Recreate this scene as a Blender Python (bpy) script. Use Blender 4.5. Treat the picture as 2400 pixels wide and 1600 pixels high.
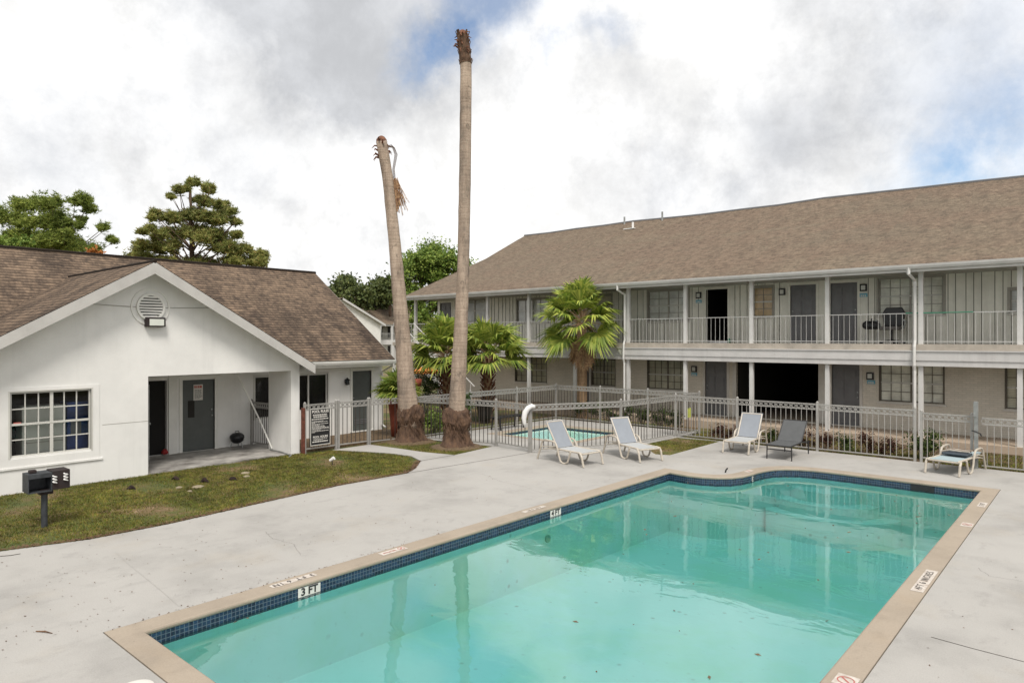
import bpy, math, random
import numpy as np
from mathutils import Vector, Matrix
random.seed(7); rng=np.random.default_rng(11)
for o in list(bpy.data.objects): bpy.data.objects.remove(o)
S=bpy.context.scene; COL=S.collection; D=bpy.data; R=math.radians
# ---------------- camera, sky, sun, exposure ----------------
HC=3.15; FPX=1600.; HY=793.; YAW=R(41.15)
cam=D.cameras.new('camera'); co=D.objects.new('camera',cam); COL.objects.link(co)
cam.lens=24; cam.sensor_width=36; cam.shift_y=-7/2400; cam.clip_end=2000; cam.clip_start=.05
co.location=(0,0,HC); co.rotation_euler=(R(90),0,YAW); S.camera=co
FW=(-math.sin(YAW),math.cos(YAW)); RT=(math.cos(YAW),math.sin(YAW))
def ray(x,y):
    l=(x-1200)/FPX; return Vector((FW[0]+l*RT[0],FW[1]+l*RT[1],(HY-y)/FPX))
SUN_EL=R(55); SUN_AZ=R(128)   # azimuth measured clockwise from +Y
W=D.worlds.new('World'); S.world=W; W.use_nodes=True
def world():
    nt=W.node_tree; N=nt.nodes; L=nt.links; N.clear()
    out=N.new('ShaderNodeOutputWorld'); 
    sky=N.new('ShaderNodeTexSky'); sky.sky_type='NISHITA'; sky.sun_disc=False
    sky.sun_elevation=SUN_EL; sky.sun_rotation=SUN_AZ; sky.air_density=1.0; sky.dust_density=.6
    bg1=N.new('ShaderNodeBackground'); bg1.inputs['Strength'].default_value=.135; L.new(sky.outputs[0],bg1.inputs[0])
    bg2=N.new('ShaderNodeBackground'); bg2.inputs['Strength'].default_value=1.0
    tc=N.new('ShaderNodeTexCoord'); nrm=N.new('ShaderNodeVectorMath'); nrm.operation='NORMALIZE'; L.new(tc.outputs['Generated'],nrm.inputs[0])
    sep=N.new('ShaderNodeSeparateXYZ'); L.new(nrm.outputs[0],sep.inputs[0])
    def math_(op,a,b=None,clamp=False):
        m=N.new('ShaderNodeMath'); m.operation=op; m.use_clamp=clamp
        for i,v in enumerate((a,b)):
            if v is None: continue
            if isinstance(v,(int,float)): m.inputs[i].default_value=v
            else: L.new(v,m.inputs[i])
        return m.outputs[0]
    zz=math_('ADD',math_('MAXIMUM',sep.outputs[2],0.0),.42)
    cx=math_('DIVIDE',sep.outputs[0],zz); cy=math_('DIVIDE',sep.outputs[1],zz)
    cmb=N.new('ShaderNodeCombineXYZ'); L.new(cx,cmb.inputs[0]); L.new(cy,cmb.inputs[1])
    def noise(scale,det,rough,dist,off=(0,0,0),src=None):
        mp=N.new('ShaderNodeMapping'); mp.inputs['Location'].default_value=off; L.new(src or cmb.outputs[0],mp.inputs[0])
        n=N.new('ShaderNodeTexNoise'); n.inputs['Scale'].default_value=scale; n.inputs['Detail'].default_value=det
        n.inputs['Roughness'].default_value=rough; n.inputs['Distortion'].default_value=dist; L.new(mp.outputs[0],n.inputs[0]); return n
    def rng_(v,a,b,c=0.,d=1.):
        m=N.new('ShaderNodeMapRange'); m.interpolation_type='SMOOTHSTEP'; m.clamp=True
        for i,q in enumerate((a,b,c,d)): m.inputs[i+1].default_value=q
        L.new(v,m.inputs[0]); return m.outputs[0]
    wob=noise(3.2,10,.66,.0,(4,1,0),nrm.outputs[0])
    sub=N.new('ShaderNodeVectorMath'); sub.operation='SUBTRACT'; L.new(wob.outputs['Color'],sub.inputs[0]); sub.inputs[1].default_value=(.5,.5,.5)
    sc=N.new('ShaderNodeVectorMath'); sc.operation='SCALE'; sc.inputs['Scale'].default_value=.26; L.new(sub.outputs[0],sc.inputs[0])
    wd=N.new('ShaderNodeVectorMath'); wd.operation='ADD'; L.new(nrm.outputs[0],wd.inputs[0]); L.new(sc.outputs[0],wd.inputs[1])
    def blob(x,y,r0,r1,amt):
        d=ray(x,y).normalized(); v=N.new('ShaderNodeVectorMath'); v.operation='DISTANCE'; L.new(wd.outputs[0],v.inputs[0]); v.inputs[1].default_value=d
        return rng_(v.outputs['Value'],r0,r1,amt,0.)
    gray=rng_(noise(3.1,12,.66,.08,(2.4,-1.2,.6),nrm.outputs[0]).outputs[0],.42,.66,0,.68)
    for b in ((640,40,.05,.26,.55),(900,110,.02,.20,.8),(790,200,.0,.14,.4),(60,350,.0,.14,.35),(300,380,.0,.14,.35),(560,430,.0,.12,.4),(1790,310,.0,.13,.9),(1980,210,.0,.16,.4),(1480,490,.02,.12,.4),(2300,140,.02,.22,.45)):
        gray=math_('ADD',gray,blob(*b))
    gray=math_('MINIMUM',gray,1.0)
    blue=blob(1165,-20,.03,.11,.8)
    for b in ((985,140,.0,.08,.9),(1090,115,.0,.07,.6),(2400,330,.0,.14,.55),(2400,60,.0,.2,.25),(2250,430,.0,.12,.7),(1430,90,.0,.05,.5),(1330,150,.0,.04,.4)):
        blue=math_('ADD',blue,blob(*b))
    blue=math_('MINIMUM',blue,1.0)
    wisp=rng_(noise(5.5,9,.62,.1,(0.7,3.3,0),nrm.outputs[0]).outputs[0],.32,.60,.15,1.0)
    blue=math_('MULTIPLY',blue,wisp)
    fine=noise(5.0,12,.66,.1,(5,5,0),nrm.outputs[0])
    mixc=N.new('ShaderNodeMix'); mixc.data_type='RGBA'; L.new(gray,mixc.inputs[0])
    mixc.inputs[6].default_value=(1.01,1.005,.995,1); mixc.inputs[7].default_value=(.62,.632,.655,1)
    f2=rng_(fine.outputs[0],.34,.64,.80,1.06)
    mul=N.new('ShaderNodeVectorMath'); mul.operation='SCALE'; L.new(mixc.outputs[2],mul.inputs[0]); L.new(f2,mul.inputs['Scale'])
    L.new(mul.outputs[0],bg2.inputs[0])
    ms=N.new('ShaderNodeMixShader'); L.new(blue,ms.inputs[0]); L.new(bg2.outputs[0],ms.inputs[1]); L.new(bg1.outputs[0],ms.inputs[2])
    L.new(ms.outputs[0],out.inputs[0])
world()
sl=D.lights.new('sun','SUN'); so=D.objects.new('sun',sl); COL.objects.link(so)
sl.energy=2.8; sl.angle=R(18); sl.color=(1,.95,.88)
sd=Vector((math.sin(SUN_AZ)*math.cos(SUN_EL),math.cos(SUN_AZ)*math.cos(SUN_EL),math.sin(SUN_EL)))
so.rotation_euler=sd.to_track_quat('Z','Y').to_euler()
S.view_settings.view_transform='Standard'; S.view_settings.look='None'; S.view_settings.exposure=0.24; S.view_settings.gamma=1
S.render.engine='CYCLES'
# ---------------- materials ----------------
def newmat(name):
    m=D.materials.new(name); m.use_nodes=True; nt=m.node_tree; b=nt.nodes['Principled BSDF']; return m,nt,nt.nodes,nt.links,b
def nz(N,L,vec,scale,detail=5,rough=.6,stretch=(1,1,1),dist=0):
    mp=N.new('ShaderNodeMapping'); mp.inputs['Scale'].default_value=stretch; L.new(vec,mp.inputs[0])
    n=N.new('ShaderNodeTexNoise'); n.inputs['Scale'].default_value=scale; n.inputs['Detail'].default_value=detail; n.inputs['Roughness'].default_value=rough; n.inputs['Distortion'].default_value=dist
    L.new(mp.outputs[0],n.inputs[0]); return n.outputs[0]
def ramp(N,L,v,*st):
    r=N.new('ShaderNodeValToRGB'); e=r.color_ramp.elements
    while len(e)<len(st): e.new(.5)
    for i,(p,c) in enumerate(st): e[i].position=p; e[i].color=(*c,1) if len(c)==3 else c
    L.new(v,r.inputs[0]); return r.outputs[0]
def mixn(N,L,f,a,b,mode='MIX'):
    m=N.new('ShaderNodeMix'); m.data_type='RGBA'; m.blend_type=mode
    for s,v in ((0,f),(6,a),(7,b)):
        if isinstance(v,(int,float)): m.inputs[s].default_value=v
        elif isinstance(v,tuple): m.inputs[s].default_value=(*v[:3],1)
        else: L.new(v,m.inputs[s])
    return m.outputs[2]
def bump(N,L,b,v,st,dist=.01):
    bm=N.new('ShaderNodeBump'); bm.inputs['Strength'].default_value=st; bm.inputs['Distance'].default_value=dist; L.new(v,bm.inputs['Height']); L.new(bm.outputs[0],b.inputs['Normal'])
def pm(name,c,rough=.6,var=.12,scale=3,metal=0,spec=.4,bs=0,bscale=60,c2=None,stretch=(1,1,1),streak=0):
    m,nt,N,L,b=newmat(name); tc=N.new('ShaderNodeTexCoord').outputs['Object']
    n=nz(N,L,tc,scale,6,.65,stretch)
    c2=c2 or tuple(max(0,x*(1-var*2.2)) for x in c)
    col=ramp(N,L,n,(.30,c2),(.62,c))
    if streak:
        s=nz(N,L,tc,2.2,6,.7,(1.6,1.6,.12)); col=mixn(N,L,ramp(N,L,s,(.52,(0,0,0)),(.78,(streak,)*3)),col,tuple(x*.45 for x in c))
    L.new(col,b.inputs['Base Color']); b.inputs['Roughness'].default_value=rough; b.inputs['Metallic'].default_value=metal; b.inputs['Specular IOR Level'].default_value=spec
    if bs: bump(N,L,b,nz(N,L,tc,bscale,4),bs)
    return m
M={}
M['white_wall']=pm('white_stucco',(.74,.73,.705),.85,.05,1.2,bs=.25,bscale=70,streak=.18)
M['white_trim']=pm('white_trim',(.72,.71,.67),.6,.06,2,streak=.1)
M['cream_trim']=pm('cream_trim',(.55,.53,.49),.7,.10,1.5,streak=.2)
M['fascia']=pm('grey_fascia',(.55,.54,.52),.6,.07,2.5,streak=.12)
M['rake']=pm('taupe_rake_board',(.46,.445,.42),.6,.07,2.5,streak=.12)
M['siding']=pm('sage_siding',(.70,.69,.62),.8,.08,1.4,streak=.45)
M['beam']=pm('pale_grey_beam',(.56,.545,.53),.65,.07,1.6,streak=.3)
M['slab']=pm('balcony_slab',(.45,.40,.34),.85,.15,2,streak=.3)
M['post']=pm('post_paint',(.60,.59,.57),.6,.06,3,streak=.2)
M['soffit']=pm('soffit_board',(.35,.34,.30),.85,.1,2)
M['door']=pm('grey_door_paint',(.14,.14,.145),.45,.08,3)
M['door2']=pm('slate_door_paint',(.085,.093,.088),.5,.10,2)
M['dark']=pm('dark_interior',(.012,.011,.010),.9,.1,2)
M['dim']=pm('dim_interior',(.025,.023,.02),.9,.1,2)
M['frame_w']=pm('window_frame_paint',(.55,.54,.50),.55,.05,4)
M['frame_t']=pm('window_frame_taupe',(.30,.285,.25),.55,.08,4)
M['picket']=pm('backlit_picket',(.06,.05,.043),.5,.2,6)  # backlit look of the fence bars put into a darker base colour
M['groove_shade']=pm('groove_shade_paint',(.10,.10,.085),.9,.2,3)  # dark strips beside the battens, groove shade put in as colour
M['muntin']=pm('dark_window_bars',(.13,.115,.09),.6,.1,4)
M['fence_l']=pm('pale_fence_paint',(.35,.338,.315),.45,.10,6)
M['metal']=pm('fence_aluminium',(.30,.29,.27),.45,.10,6,metal=.0,spec=.5)
M['steel']=pm('galvanised_steel',(.34,.35,.34),.4,.2,6,metal=.4)
M['rail']=pm('railing_paint',(.56,.55,.53),.5,.06,6)
M['black']=pm('black_metal',(.018,.018,.020),.4,.2,8)
M['rust']=pm('rusted_iron',(.022,.012,.011),.75,.4,10,c2=(.02,.017,.018),bs=.3)
M['rustred']=pm('rusty_red_post',(.16,.05,.03),.8,.3,9)
M['ironpost']=pm('weathered_iron_post',(.05,.055,.062),.55,.3,8,bs=.2)
M['sling']=pm('pale_blue_sling',(.24,.26,.29),.75,.04,5)
M['sling_seat']=pm('pale_grey_sling',(.40,.41,.41),.75,.05,5)
M['aqua']=pm('pale_aqua_sling',(.34,.42,.44),.75,.04,5)
M['tubing']=pm('beige_tubing',(.48,.43,.36),.4,.10,8)
M['dsling']=pm('charcoal_sling',(.085,.088,.09),.7,.08,5)
M['dtube']=pm('charcoal_tubing',(.022,.021,.022),.5,.1,8)
M['plastic_w']=pm('white_plastic',(.75,.74,.72),.4,.04,8)
M['terra']=pm('terracotta',(.24,.055,.028),.7,.2,5,bs=.15)
M['orange']=pm('orange_plastic',(.62,.21,.04),.6,.08,4)
M['stub']=pm('cut_frond_stub',(.20,.09,.05),.9,.3,10,c2=(.06,.025,.018))
M['petal']=pm('dry_frond_fibre',(.46,.29,.16),.9,.25,12,c2=(.10,.04,.025))
M['clod']=pm('dark_clod',(.035,.02,.016),.95,.4,12,bs=.6)
M['soil']=pm('bare_soil',(.13,.085,.05),.95,.3,6,bs=.5,bscale=30)
M['mulch']=pm('pine_straw',(.17,.115,.065),.95,.35,18,bs=.6,bscale=60)
M['red']=pm('red_ink',(.42,.12,.10),.6,.05,4)
M['faded']=pm('faded_ink',(.07,.06,.055),.6,.2,20)
M['text']=pm('black_ink',(.02,.02,.02),.6,.05,4)
M['paper']=pm('white_sign_face',(.58,.56,.52),.6,.04,4)
M['blk_sign']=pm('black_sign_face',(.014,.014,.015),.5,.1,4)
M['marker']=pm('worn_marker_paint',(.56,.52,.47),.7,.25,14,c2=(.36,.30,.25))
M['redbag']=pm('red_cloth',(.30,.02,.02),.8,.2,6)
M['cyan']=pm('blue_plaque',(.14,.38,.50),.5,.05,4)
M['lampglass']=pm('lamp_glass',(.55,.56,.52),.3,.05,8)
M['grey_cart']=pm('grey_upholstery',(.10,.09,.085),.6,.1,6)
M['cloth']=pm('slate_cloth',(.06,.075,.09),.85,.1,6)
M['blueobj']=pm('blue_panel',(.012,.05,.22),.4,.3,3)
M['appl']=pm('appliance_enamel',(.62,.64,.58),.4,.05,3)
M['leafbrown']=pm('fallen_leaf',(.16,.09,.05),.9,.4,20,c2=(.05,.03,.02))
M['leafyel']=pm('floating_leaf',(.13,.09,.05),.8,.4,20,c2=(.12,.06,.03))
M['stone']=pm('pale_stone',(.31,.26,.18),.9,.2,10)
M['green']=pm('green_plastic',(.05,.30,.18),.5,.1,5)
M['dull_green']=pm('algae_ring',(.34,.55,.45),.7,.1,5)
M['yellow']=pm('yellow_green_cloth',(.55,.60,.12),.8,.1,5)
def m_brickwall():
    m,nt,N,L,b=newmat('painted_brick'); tc=N.new('ShaderNodeTexCoord').outputs['Object']
    mp=N.new('ShaderNodeMapping'); mp.inputs['Rotation'].default_value=(R(90),0,0); L.new(tc,mp.inputs[0])
    br=N.new('ShaderNodeTexBrick'); L.new(mp.outputs[0],br.inputs[0]); br.inputs['Scale'].default_value=1; br.inputs['Brick Width'].default_value=.2; br.inputs['Row Height'].default_value=.068; br.inputs['Mortar Size'].default_value=.006
    br.inputs['Color1'].default_value=(.62,.575,.50,1); br.inputs['Color2'].default_value=(.55,.52,.45,1); br.inputs['Mortar'].default_value=(.46,.43,.37,1)
    n=nz(N,L,tc,1.3,6); col=mixn(N,L,ramp(N,L,n,(.4,(0,0,0)),(.75,(.35,)*3)),br.outputs['Color'],(.36,.33,.27))
    L.new(col,b.inputs['Base Color']); b.inputs['Roughness'].default_value=.8; bump(N,L,b,br.outputs['Fac'],-.35,.01); return m
M['brick']=m_brickwall()
def m_shingle(name,ca,cb,cm_,rowh,wid,dk,dkamt,patch=None):
    m,nt,N,L,b=newmat(name); uv=N.new('ShaderNodeTexCoord').outputs['UV']
    sx=N.new('ShaderNodeSeparateXYZ'); L.new(uv,sx.inputs[0]); md=N.new('ShaderNodeMath'); md.operation='FRACT'; dv=N.new('ShaderNodeMath'); dv.operation='DIVIDE'; L.new(sx.outputs[1],dv.inputs[0]); dv.inputs[1].default_value=rowh; L.new(dv.outputs[0],md.inputs[0])
    fl=N.new('ShaderNodeMath'); fl.operation='FLOOR'; L.new(dv.outputs[0],fl.inputs[0]); ml=N.new('ShaderNodeMath'); ml.operation='MULTIPLY'; L.new(fl.outputs[0],ml.inputs[0]); ml.inputs[1].default_value=3.71
    cb_=N.new('ShaderNodeCombineXYZ'); L.new(sx.outputs[0],cb_.inputs[0]); L.new(ml.outputs[0],cb_.inputs[1])
    tab=nz(N,L,cb_.outputs[0],1.0,3,.75,(1.0/wid,1,1)); base=ramp(N,L,tab,(.36,cb),(.62,ca))
    edge=ramp(N,L,md.outputs[0],(.04,(cm_,)*3),(.34,(.9,)*3),(.9,(1.06,)*3)); base=mixn(N,L,1.0,base,edge,'MULTIPLY')  # shadow line at the foot of each course, painted into the shingle colour
    # dark stain streaks that run down the slope, plus lichen patches
    s=nz(N,L,uv,1.0,8,.72,(.9,.35,1)); s2=nz(N,L,uv,7,5,.7,(.6,2.6,1))
    st=mixn(N,L,.4,s,s2)
    col=mixn(N,L,ramp(N,L,st,(.47,(0,0,0)),(.60,(dkamt,)*3)),base,dk)
    if patch:
        p=nz(N,L,uv,.35,5,.6); col=mixn(N,L,ramp(N,L,p,(.42,(0,0,0)),(.58,(.7,)*3)),col,mixn(N,L,1.0,base,patch,'MULTIPLY'))
    f=nz(N,L,uv,26,3,.6,(.5,1.4,1)); col=mixn(N,L,.9,col,ramp(N,L,f,(.34,(.66,.65,.64)),(.68,(1.22,1.2,1.18))),'MULTIPLY')
    L.new(col,b.inputs['Base Color']); b.inputs['Roughness'].default_value=.92; b.inputs['Specular IOR Level'].default_value=.2
    inv=N.new('ShaderNodeMath'); inv.operation='SUBTRACT'; inv.inputs[0].default_value=1; L.new(md.outputs[0],inv.inputs[1])
    bump(N,L,b,inv.outputs[0],.8,.03); return m
M['roofA']=m_shingle('brown_shingle',(.23,.165,.115),(.095,.07,.052),.12,.15,.30,(.03,.022,.018),.85)
M['roofB']=m_shingle('tan_shingle',(.24,.19,.135),(.128,.10,.072),.50,.135,.31,(.10,.08,.062),.5,(.97,.88,.89))
def m_conc(name,c,stain,jt=False):
    m,nt,N,L,b=newmat(name); tc=N.new('ShaderNodeTexCoord').outputs['Object']
    n=nz(N,L,tc,.55,8,.62); n2=nz(N,L,tc,3.2,8,.7,(1,.6,1)); n3=nz(N,L,tc,70,3,.6); 
    col=ramp(N,L,n,(.32,tuple(x*.80 for x in c)),(.5,c),(.68,tuple(min(1,x*1.07) for x in c)))
    col=mixn(N,L,ramp(N,L,n2,(.54,(0,0,0)),(.74,(stain,)*3)),col,tuple(x*.62 for x in c))
    n5=nz(N,L,tc,.9,5,.6,(1,1,1)); col=mixn(N,L,ramp(N,L,n5,(.55,(0,0,0)),(.72,(.30,)*3)),col,(c[0]*1.0,c[1]*.92,c[2]*.80))
    vo=N.new('ShaderNodeTexVoronoi'); vo.inputs['Scale'].default_value=5.5; L.new(tc,vo.inputs[0])
    sp=ramp(N,L,vo.outputs['Distance'],(.012,(1,1,1)),(.05,(0,0,0)))
    n4=nz(N,L,tc,1.7,4); spm=mixn(N,L,1.0,sp,ramp(N,L,n4,(.48,(0,0,0)),(.62,(.75,)*3)),'MULTIPLY')
    col=mixn(N,L,spm,col,(.10,.08,.07))
    col=mixn(N,L,.7,col,ramp(N,L,n3,(.3,(.86,)*3),(.7,(1.08,)*3)),'MULTIPLY')
    L.new(col,b.inputs['Base Color']); b.inputs['Roughness'].default_value=.82; b.inputs['Specular IOR Level'].default_value=.3; bump(N,L,b,n3,.15,.004); return m
M['deck']=m_conc('deck_concrete',(.36,.346,.324),.5)
M['coping']=m_conc('sandy_coping',(.33,.277,.218),.45)
M['walk']=m_conc('walkway_concrete',(.40,.32,.245),.6)
M['porch']=pm('stained_porch_concrete',(.44,.42,.39),.6,.3,1.5,c2=(.06,.052,.048),stretch=(1.2,.9,1),bs=.2)
M['joint']=pm('dirt_filled_joint',(.06,.045,.035),.95,.4,14)
def m_tile():
    m,nt,N,L,b=newmat('blue_pool_tile'); uv=N.new('ShaderNodeTexCoord').outputs['UV']
    br=N.new('ShaderNodeTexBrick'); L.new(uv,br.inputs[0]); br.offset=0; br.inputs['Scale'].default_value=1; br.inputs['Brick Width'].default_value=.05; br.inputs['Row Height'].default_value=.05; br.inputs['Mortar Size'].default_value=.0035
    br.inputs['Color1'].default_value=(.004,.010,.028,1); br.inputs['Color2'].default_value=(.012,.035,.08,1); br.inputs['Mortar'].default_value=(.09,.12,.15,1)
    L.new(br.outputs['Color'],b.inputs['Base Color']); b.inputs['Roughness'].default_value=.2; return m
M['tile']=m_tile()
def m_plaster():
    m,nt,N,L,b=newmat('pool_plaster'); tc=N.new('ShaderNodeTexCoord').outputs['Object']
    n=nz(N,L,tc,.55,6,.6); n2=nz(N,L,tc,9,4,.7)
    col=ramp(N,L,n,(.36,(.80,.93,.80)),(.52,(.90,.96,.94)),(.7,(.93,.97,.96)))
    col=mixn(N,L,ramp(N,L,n2,(.62,(0,0,0)),(.8,(.35,)*3)),col,(.35,.45,.38)); 
    vo=N.new('ShaderNodeTexVoronoi'); vo.inputs['Scale'].default_value=3.2; L.new(tc,vo.inputs[0])
    n4=nz(N,L,tc,1.2,3); sp=mixn(N,L,1.0,ramp(N,L,vo.outputs['Distance'],(.05,(1,1,1)),(.15,(0,0,0))),ramp(N,L,n4,(.5,(0,0,0)),(.6,(.5,)*3)),'MULTIPLY')
    col=mixn(N,L,sp,col,(.22,.24,.18))
    L.new(col,b.inputs['Base Color']); b.inputs['Roughness'].default_value=.8; return m
M['plaster']=m_plaster()
def m_water(tint,name,ior=1.75):
    m,nt,N,L,b=newmat(name); N.remove(b); out=[n for n in N if n.type=='OUTPUT_MATERIAL'][0]
    tr=N.new('ShaderNodeBsdfTransparent'); tr.inputs[0].default_value=(*tint,1)
    gl=N.new('ShaderNodeBsdfGlossy'); gl.inputs['Roughness'].default_value=.012; gl.inputs['Color'].default_value=(1,1,1,1)
    fr=N.new('ShaderNodeFresnel'); fr.inputs['IOR'].default_value=ior; tc=N.new('ShaderNodeTexCoord').outputs['Object']
    w1=nz(N,L,tc,1.1,3,.5,(1,1.6,1),.5); w2=nz(N,L,tc,9,3,.5,(1,1.5,1))
    mm=N.new('ShaderNodeMath'); mm.operation='MULTIPLY_ADD'; L.new(w2,mm.inputs[0]); mm.inputs[1].default_value=.06; L.new(w1,mm.inputs[2])
    bm=N.new('ShaderNodeBump'); bm.inputs['Strength'].default_value=1; bm.inputs['Distance'].default_value=.0045; L.new(mm.outputs[0],bm.inputs['Height'])
    L.new(bm.outputs[0],gl.inputs['Normal']); L.new(bm.outputs[0],fr.inputs['Normal'])
    ms=N.new('ShaderNodeMixShader'); L.new(fr.outputs[0],ms.inputs[0]); L.new(tr.outputs[0],ms.inputs[1]); L.new(gl.outputs[0],ms.inputs[2]); L.new(ms.outputs[0],out.inputs[0]); return m
M['water']=m_water((.53,.995,.975),'pool_water',2.0); M['water2']=m_water((.70,.86,.86),'shallow_pool_water',1.5)
def m_glass():
    m,nt,N,L,b=newmat('window_glass'); N.remove(b); out=[n for n in N if n.type=='OUTPUT_MATERIAL'][0]
    tr=N.new('ShaderNodeBsdfTransparent'); tr.inputs[0].default_value=(.93,.94,.93,1)
    gl=N.new('ShaderNodeBsdfGlossy'); gl.inputs['Roughness'].default_value=.03
    fr=N.new('ShaderNodeFresnel'); fr.inputs['IOR'].default_value=1.38
    ms=N.new('ShaderNodeMixShader'); L.new(fr.outputs[0],ms.inputs[0]); L.new(tr.outputs[0],ms.inputs[1]); L.new(gl.outputs[0],ms.inputs[2]); L.new(ms.outputs[0],out.inputs[0]); return m
M['glass']=m_glass()
def m_blind(name,c,dk):
    m,nt,N,L,b=newmat(name); tc=N.new('ShaderNodeTexCoord').outputs['Object']
    w=N.new('ShaderNodeTexWave'); w.wave_type='BANDS'; w.bands_direction='Z'; w.inputs['Scale'].default_value=6.5; w.inputs['Distortion'].default_value=.6; w.inputs['Detail'].default_value=1; L.new(tc,w.inputs[0])
    n=nz(N,L,tc,2.4,4); col=mixn(N,L,w.outputs['Fac'],c,dk); col=mixn(N,L,.8,col,ramp(N,L,n,(.3,(.6,)*3),(.7,(1.1,)*3)),'MULTIPLY')
    L.new(col,b.inputs['Base Color']); b.inputs['Roughness'].default_value=.7; return m
M['blind']=m_blind('pale_blind',(.92,.90,.80),(.74,.72,.64)); M['blind_g']=m_blind('grey_blind',(.80,.80,.77),(.58,.58,.57)); M['blind_t']=m_blind('tan_blind',(.75,.56,.34),(.60,.45,.28)); M['blind_d']=m_blind('olive_blind',(.68,.64,.50),(.48,.45,.35))
def m_trunk(name,ca,cb,cc):
    m,nt,N,L,b=newmat(name); tc=N.new('ShaderNodeTexCoord').outputs['Object']
    n=nz(N,L,tc,1.0,7,.65,(1.5,1.5,.8)); rings=nz(N,L,tc,1,4,.6,(1.2,1.2,22)); fib=nz(N,L,tc,30,3,.6,(1,1,.5))
    col=ramp(N,L,n,(.3,ca),(.5,cb),(.7,cc)); col=mixn(N,L,.8,col,ramp(N,L,rings,(.34,(.78,.77,.76)),(.55,(1.05,)*3)),'MULTIPLY'); col=mixn(N,L,.6,col,ramp(N,L,fib,(.3,(.75,)*3),(.7,(1.15,)*3)),'MULTIPLY')
    sc=nz(N,L,tc,2.4,6,.75,(2.2,2.2,1.1),1.0); col=mixn(N,L,ramp(N,L,sc,(.56,(0,0,0)),(.66,(.7,)*3)),col,tuple(x*.45 for x in ca)); vs=nz(N,L,tc,5,4,.6,(2,2,.15)); col=mixn(N,L,.7,col,ramp(N,L,vs,(.35,(.72,.70,.68)),(.6,(1.08,)*3)),'MULTIPLY')
    L.new(col,b.inputs['Base Color']); b.inputs['Roughness'].default_value=.9; b.inputs['Specular IOR Level'].default_value=.15; bump(N,L,b,rings,.7,.02); return m
M['palm']=m_trunk('palm_bark',(.20,.165,.135),(.35,.275,.215),(.45,.36,.28))
M['palm2']=m_trunk('small_palm_bark',(.20,.13,.08),(.30,.20,.12),(.36,.25,.16))
M['bark']=m_trunk('tree_bark',(.09,.06,.045),(.16,.11,.08),(.22,.16,.12))
M['boot']=pm('root_fibre',(.12,.07,.042),.95,.35,9,c2=(.05,.03,.022),bs=1.0,bscale=22,stretch=(1,1,.5))
def m_leaf(name,cs,tr=.25,mot=None):
    m,nt,N,L,b=newmat(name); g=N.new('ShaderNodeNewGeometry'); col=ramp(N,L,g.outputs['Random Per Island'],*[(i/(len(cs)-1),c) for i,c in enumerate(cs)])
    tc=N.new('ShaderNodeTexCoord').outputs['Object']; n=nz(N,L,tc,.7,3); col=mixn(N,L,.8,col,ramp(N,L,n,(.35,(.7,.75,.7)),(.65,(1.25,1.2,1.1))),'MULTIPLY')
    L.new(col,b.inputs['Base Color']); b.inputs['Roughness'].default_value=.6; b.inputs['Specular IOR Level'].default_value=.3
    if mot: n2=nz(N,L,tc,mot,5,.75); col=mixn(N,L,1.0,col,ramp(N,L,n2,(.36,(.38,.34,.30)),(.5,(.95,.9,.85)),(.66,(1.5,1.4,1.2))),'MULTIPLY'); L.new(col,b.inputs['Base Color'])
    t=N.new('ShaderNodeBsdfTranslucent'); L.new(col,t.inputs[0]); ms=N.new('ShaderNodeMixShader'); ms.inputs[0].default_value=tr
    out=[q for q in N if q.type=='OUTPUT_MATERIAL'][0]; L.new(b.outputs[0],ms.inputs[1]); L.new(t.outputs[0],ms.inputs[2]); L.new(ms.outputs[0],out.inputs[0]); return m
M['pine']=m_leaf('pine_needles',[(.07,.10,.03),(.22,.26,.07),(.36,.37,.12),(.30,.20,.08)])
M['pine2']=m_leaf('bright_pine_needles',[(.06,.10,.025),(.20,.27,.05),(.34,.38,.09),(.16,.20,.05)])
M['oak']=m_leaf('broad_leaves',[(.06,.11,.02),(.17,.26,.045),(.34,.41,.10)])
M['darkleaf']=m_leaf('dark_leaves',[(.04,.055,.02),(.09,.12,.035),(.16,.18,.06)])
M['frond']=m_leaf('palm_frond',[(.07,.12,.02),(.20,.28,.04),(.45,.48,.10),(.18,.25,.06)],.3)
M['grass']=m_leaf('grass_blades',[(.065,.11,.015),(.14,.18,.026),(.24,.18,.06),(.13,.155,.03)],.2,3.2)
M['redleaf']=m_leaf('dark_red_leaves',[(.06,.02,.018),(.11,.04,.03),(.05,.05,.02)],.15)
M['hedgeleaf']=m_leaf('hedge_leaves',[(.02,.035,.012),(.05,.08,.02),(.10,.13,.03)],.15)
M['flower']=m_leaf('orange_foliage',[(.35,.12,.03),(.45,.18,.05)],.15)
def m_lawn():
    m,nt,N,L,b=newmat('lawn_thatch'); tc=N.new('ShaderNodeTexCoord').outputs['Object']
    n=nz(N,L,tc,.9,6,.65); n2=nz(N,L,tc,22,5,.7)
    col=ramp(N,L,n,(.35,(.06,.085,.015)),(.48,(.10,.10,.024)),(.57,(.16,.105,.048)),(.67,(.26,.18,.105)))
    col=mixn(N,L,.9,col,ramp(N,L,n2,(.3,(.55,)*3),(.7,(1.3,)*3)),'MULTIPLY'); L.new(col,b.inputs['Base Color']); b.inputs['Roughness'].default_value=.95; bump(N,L,b,n2,.8,.03); return m
M['lawn']=m_lawn()
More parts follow.
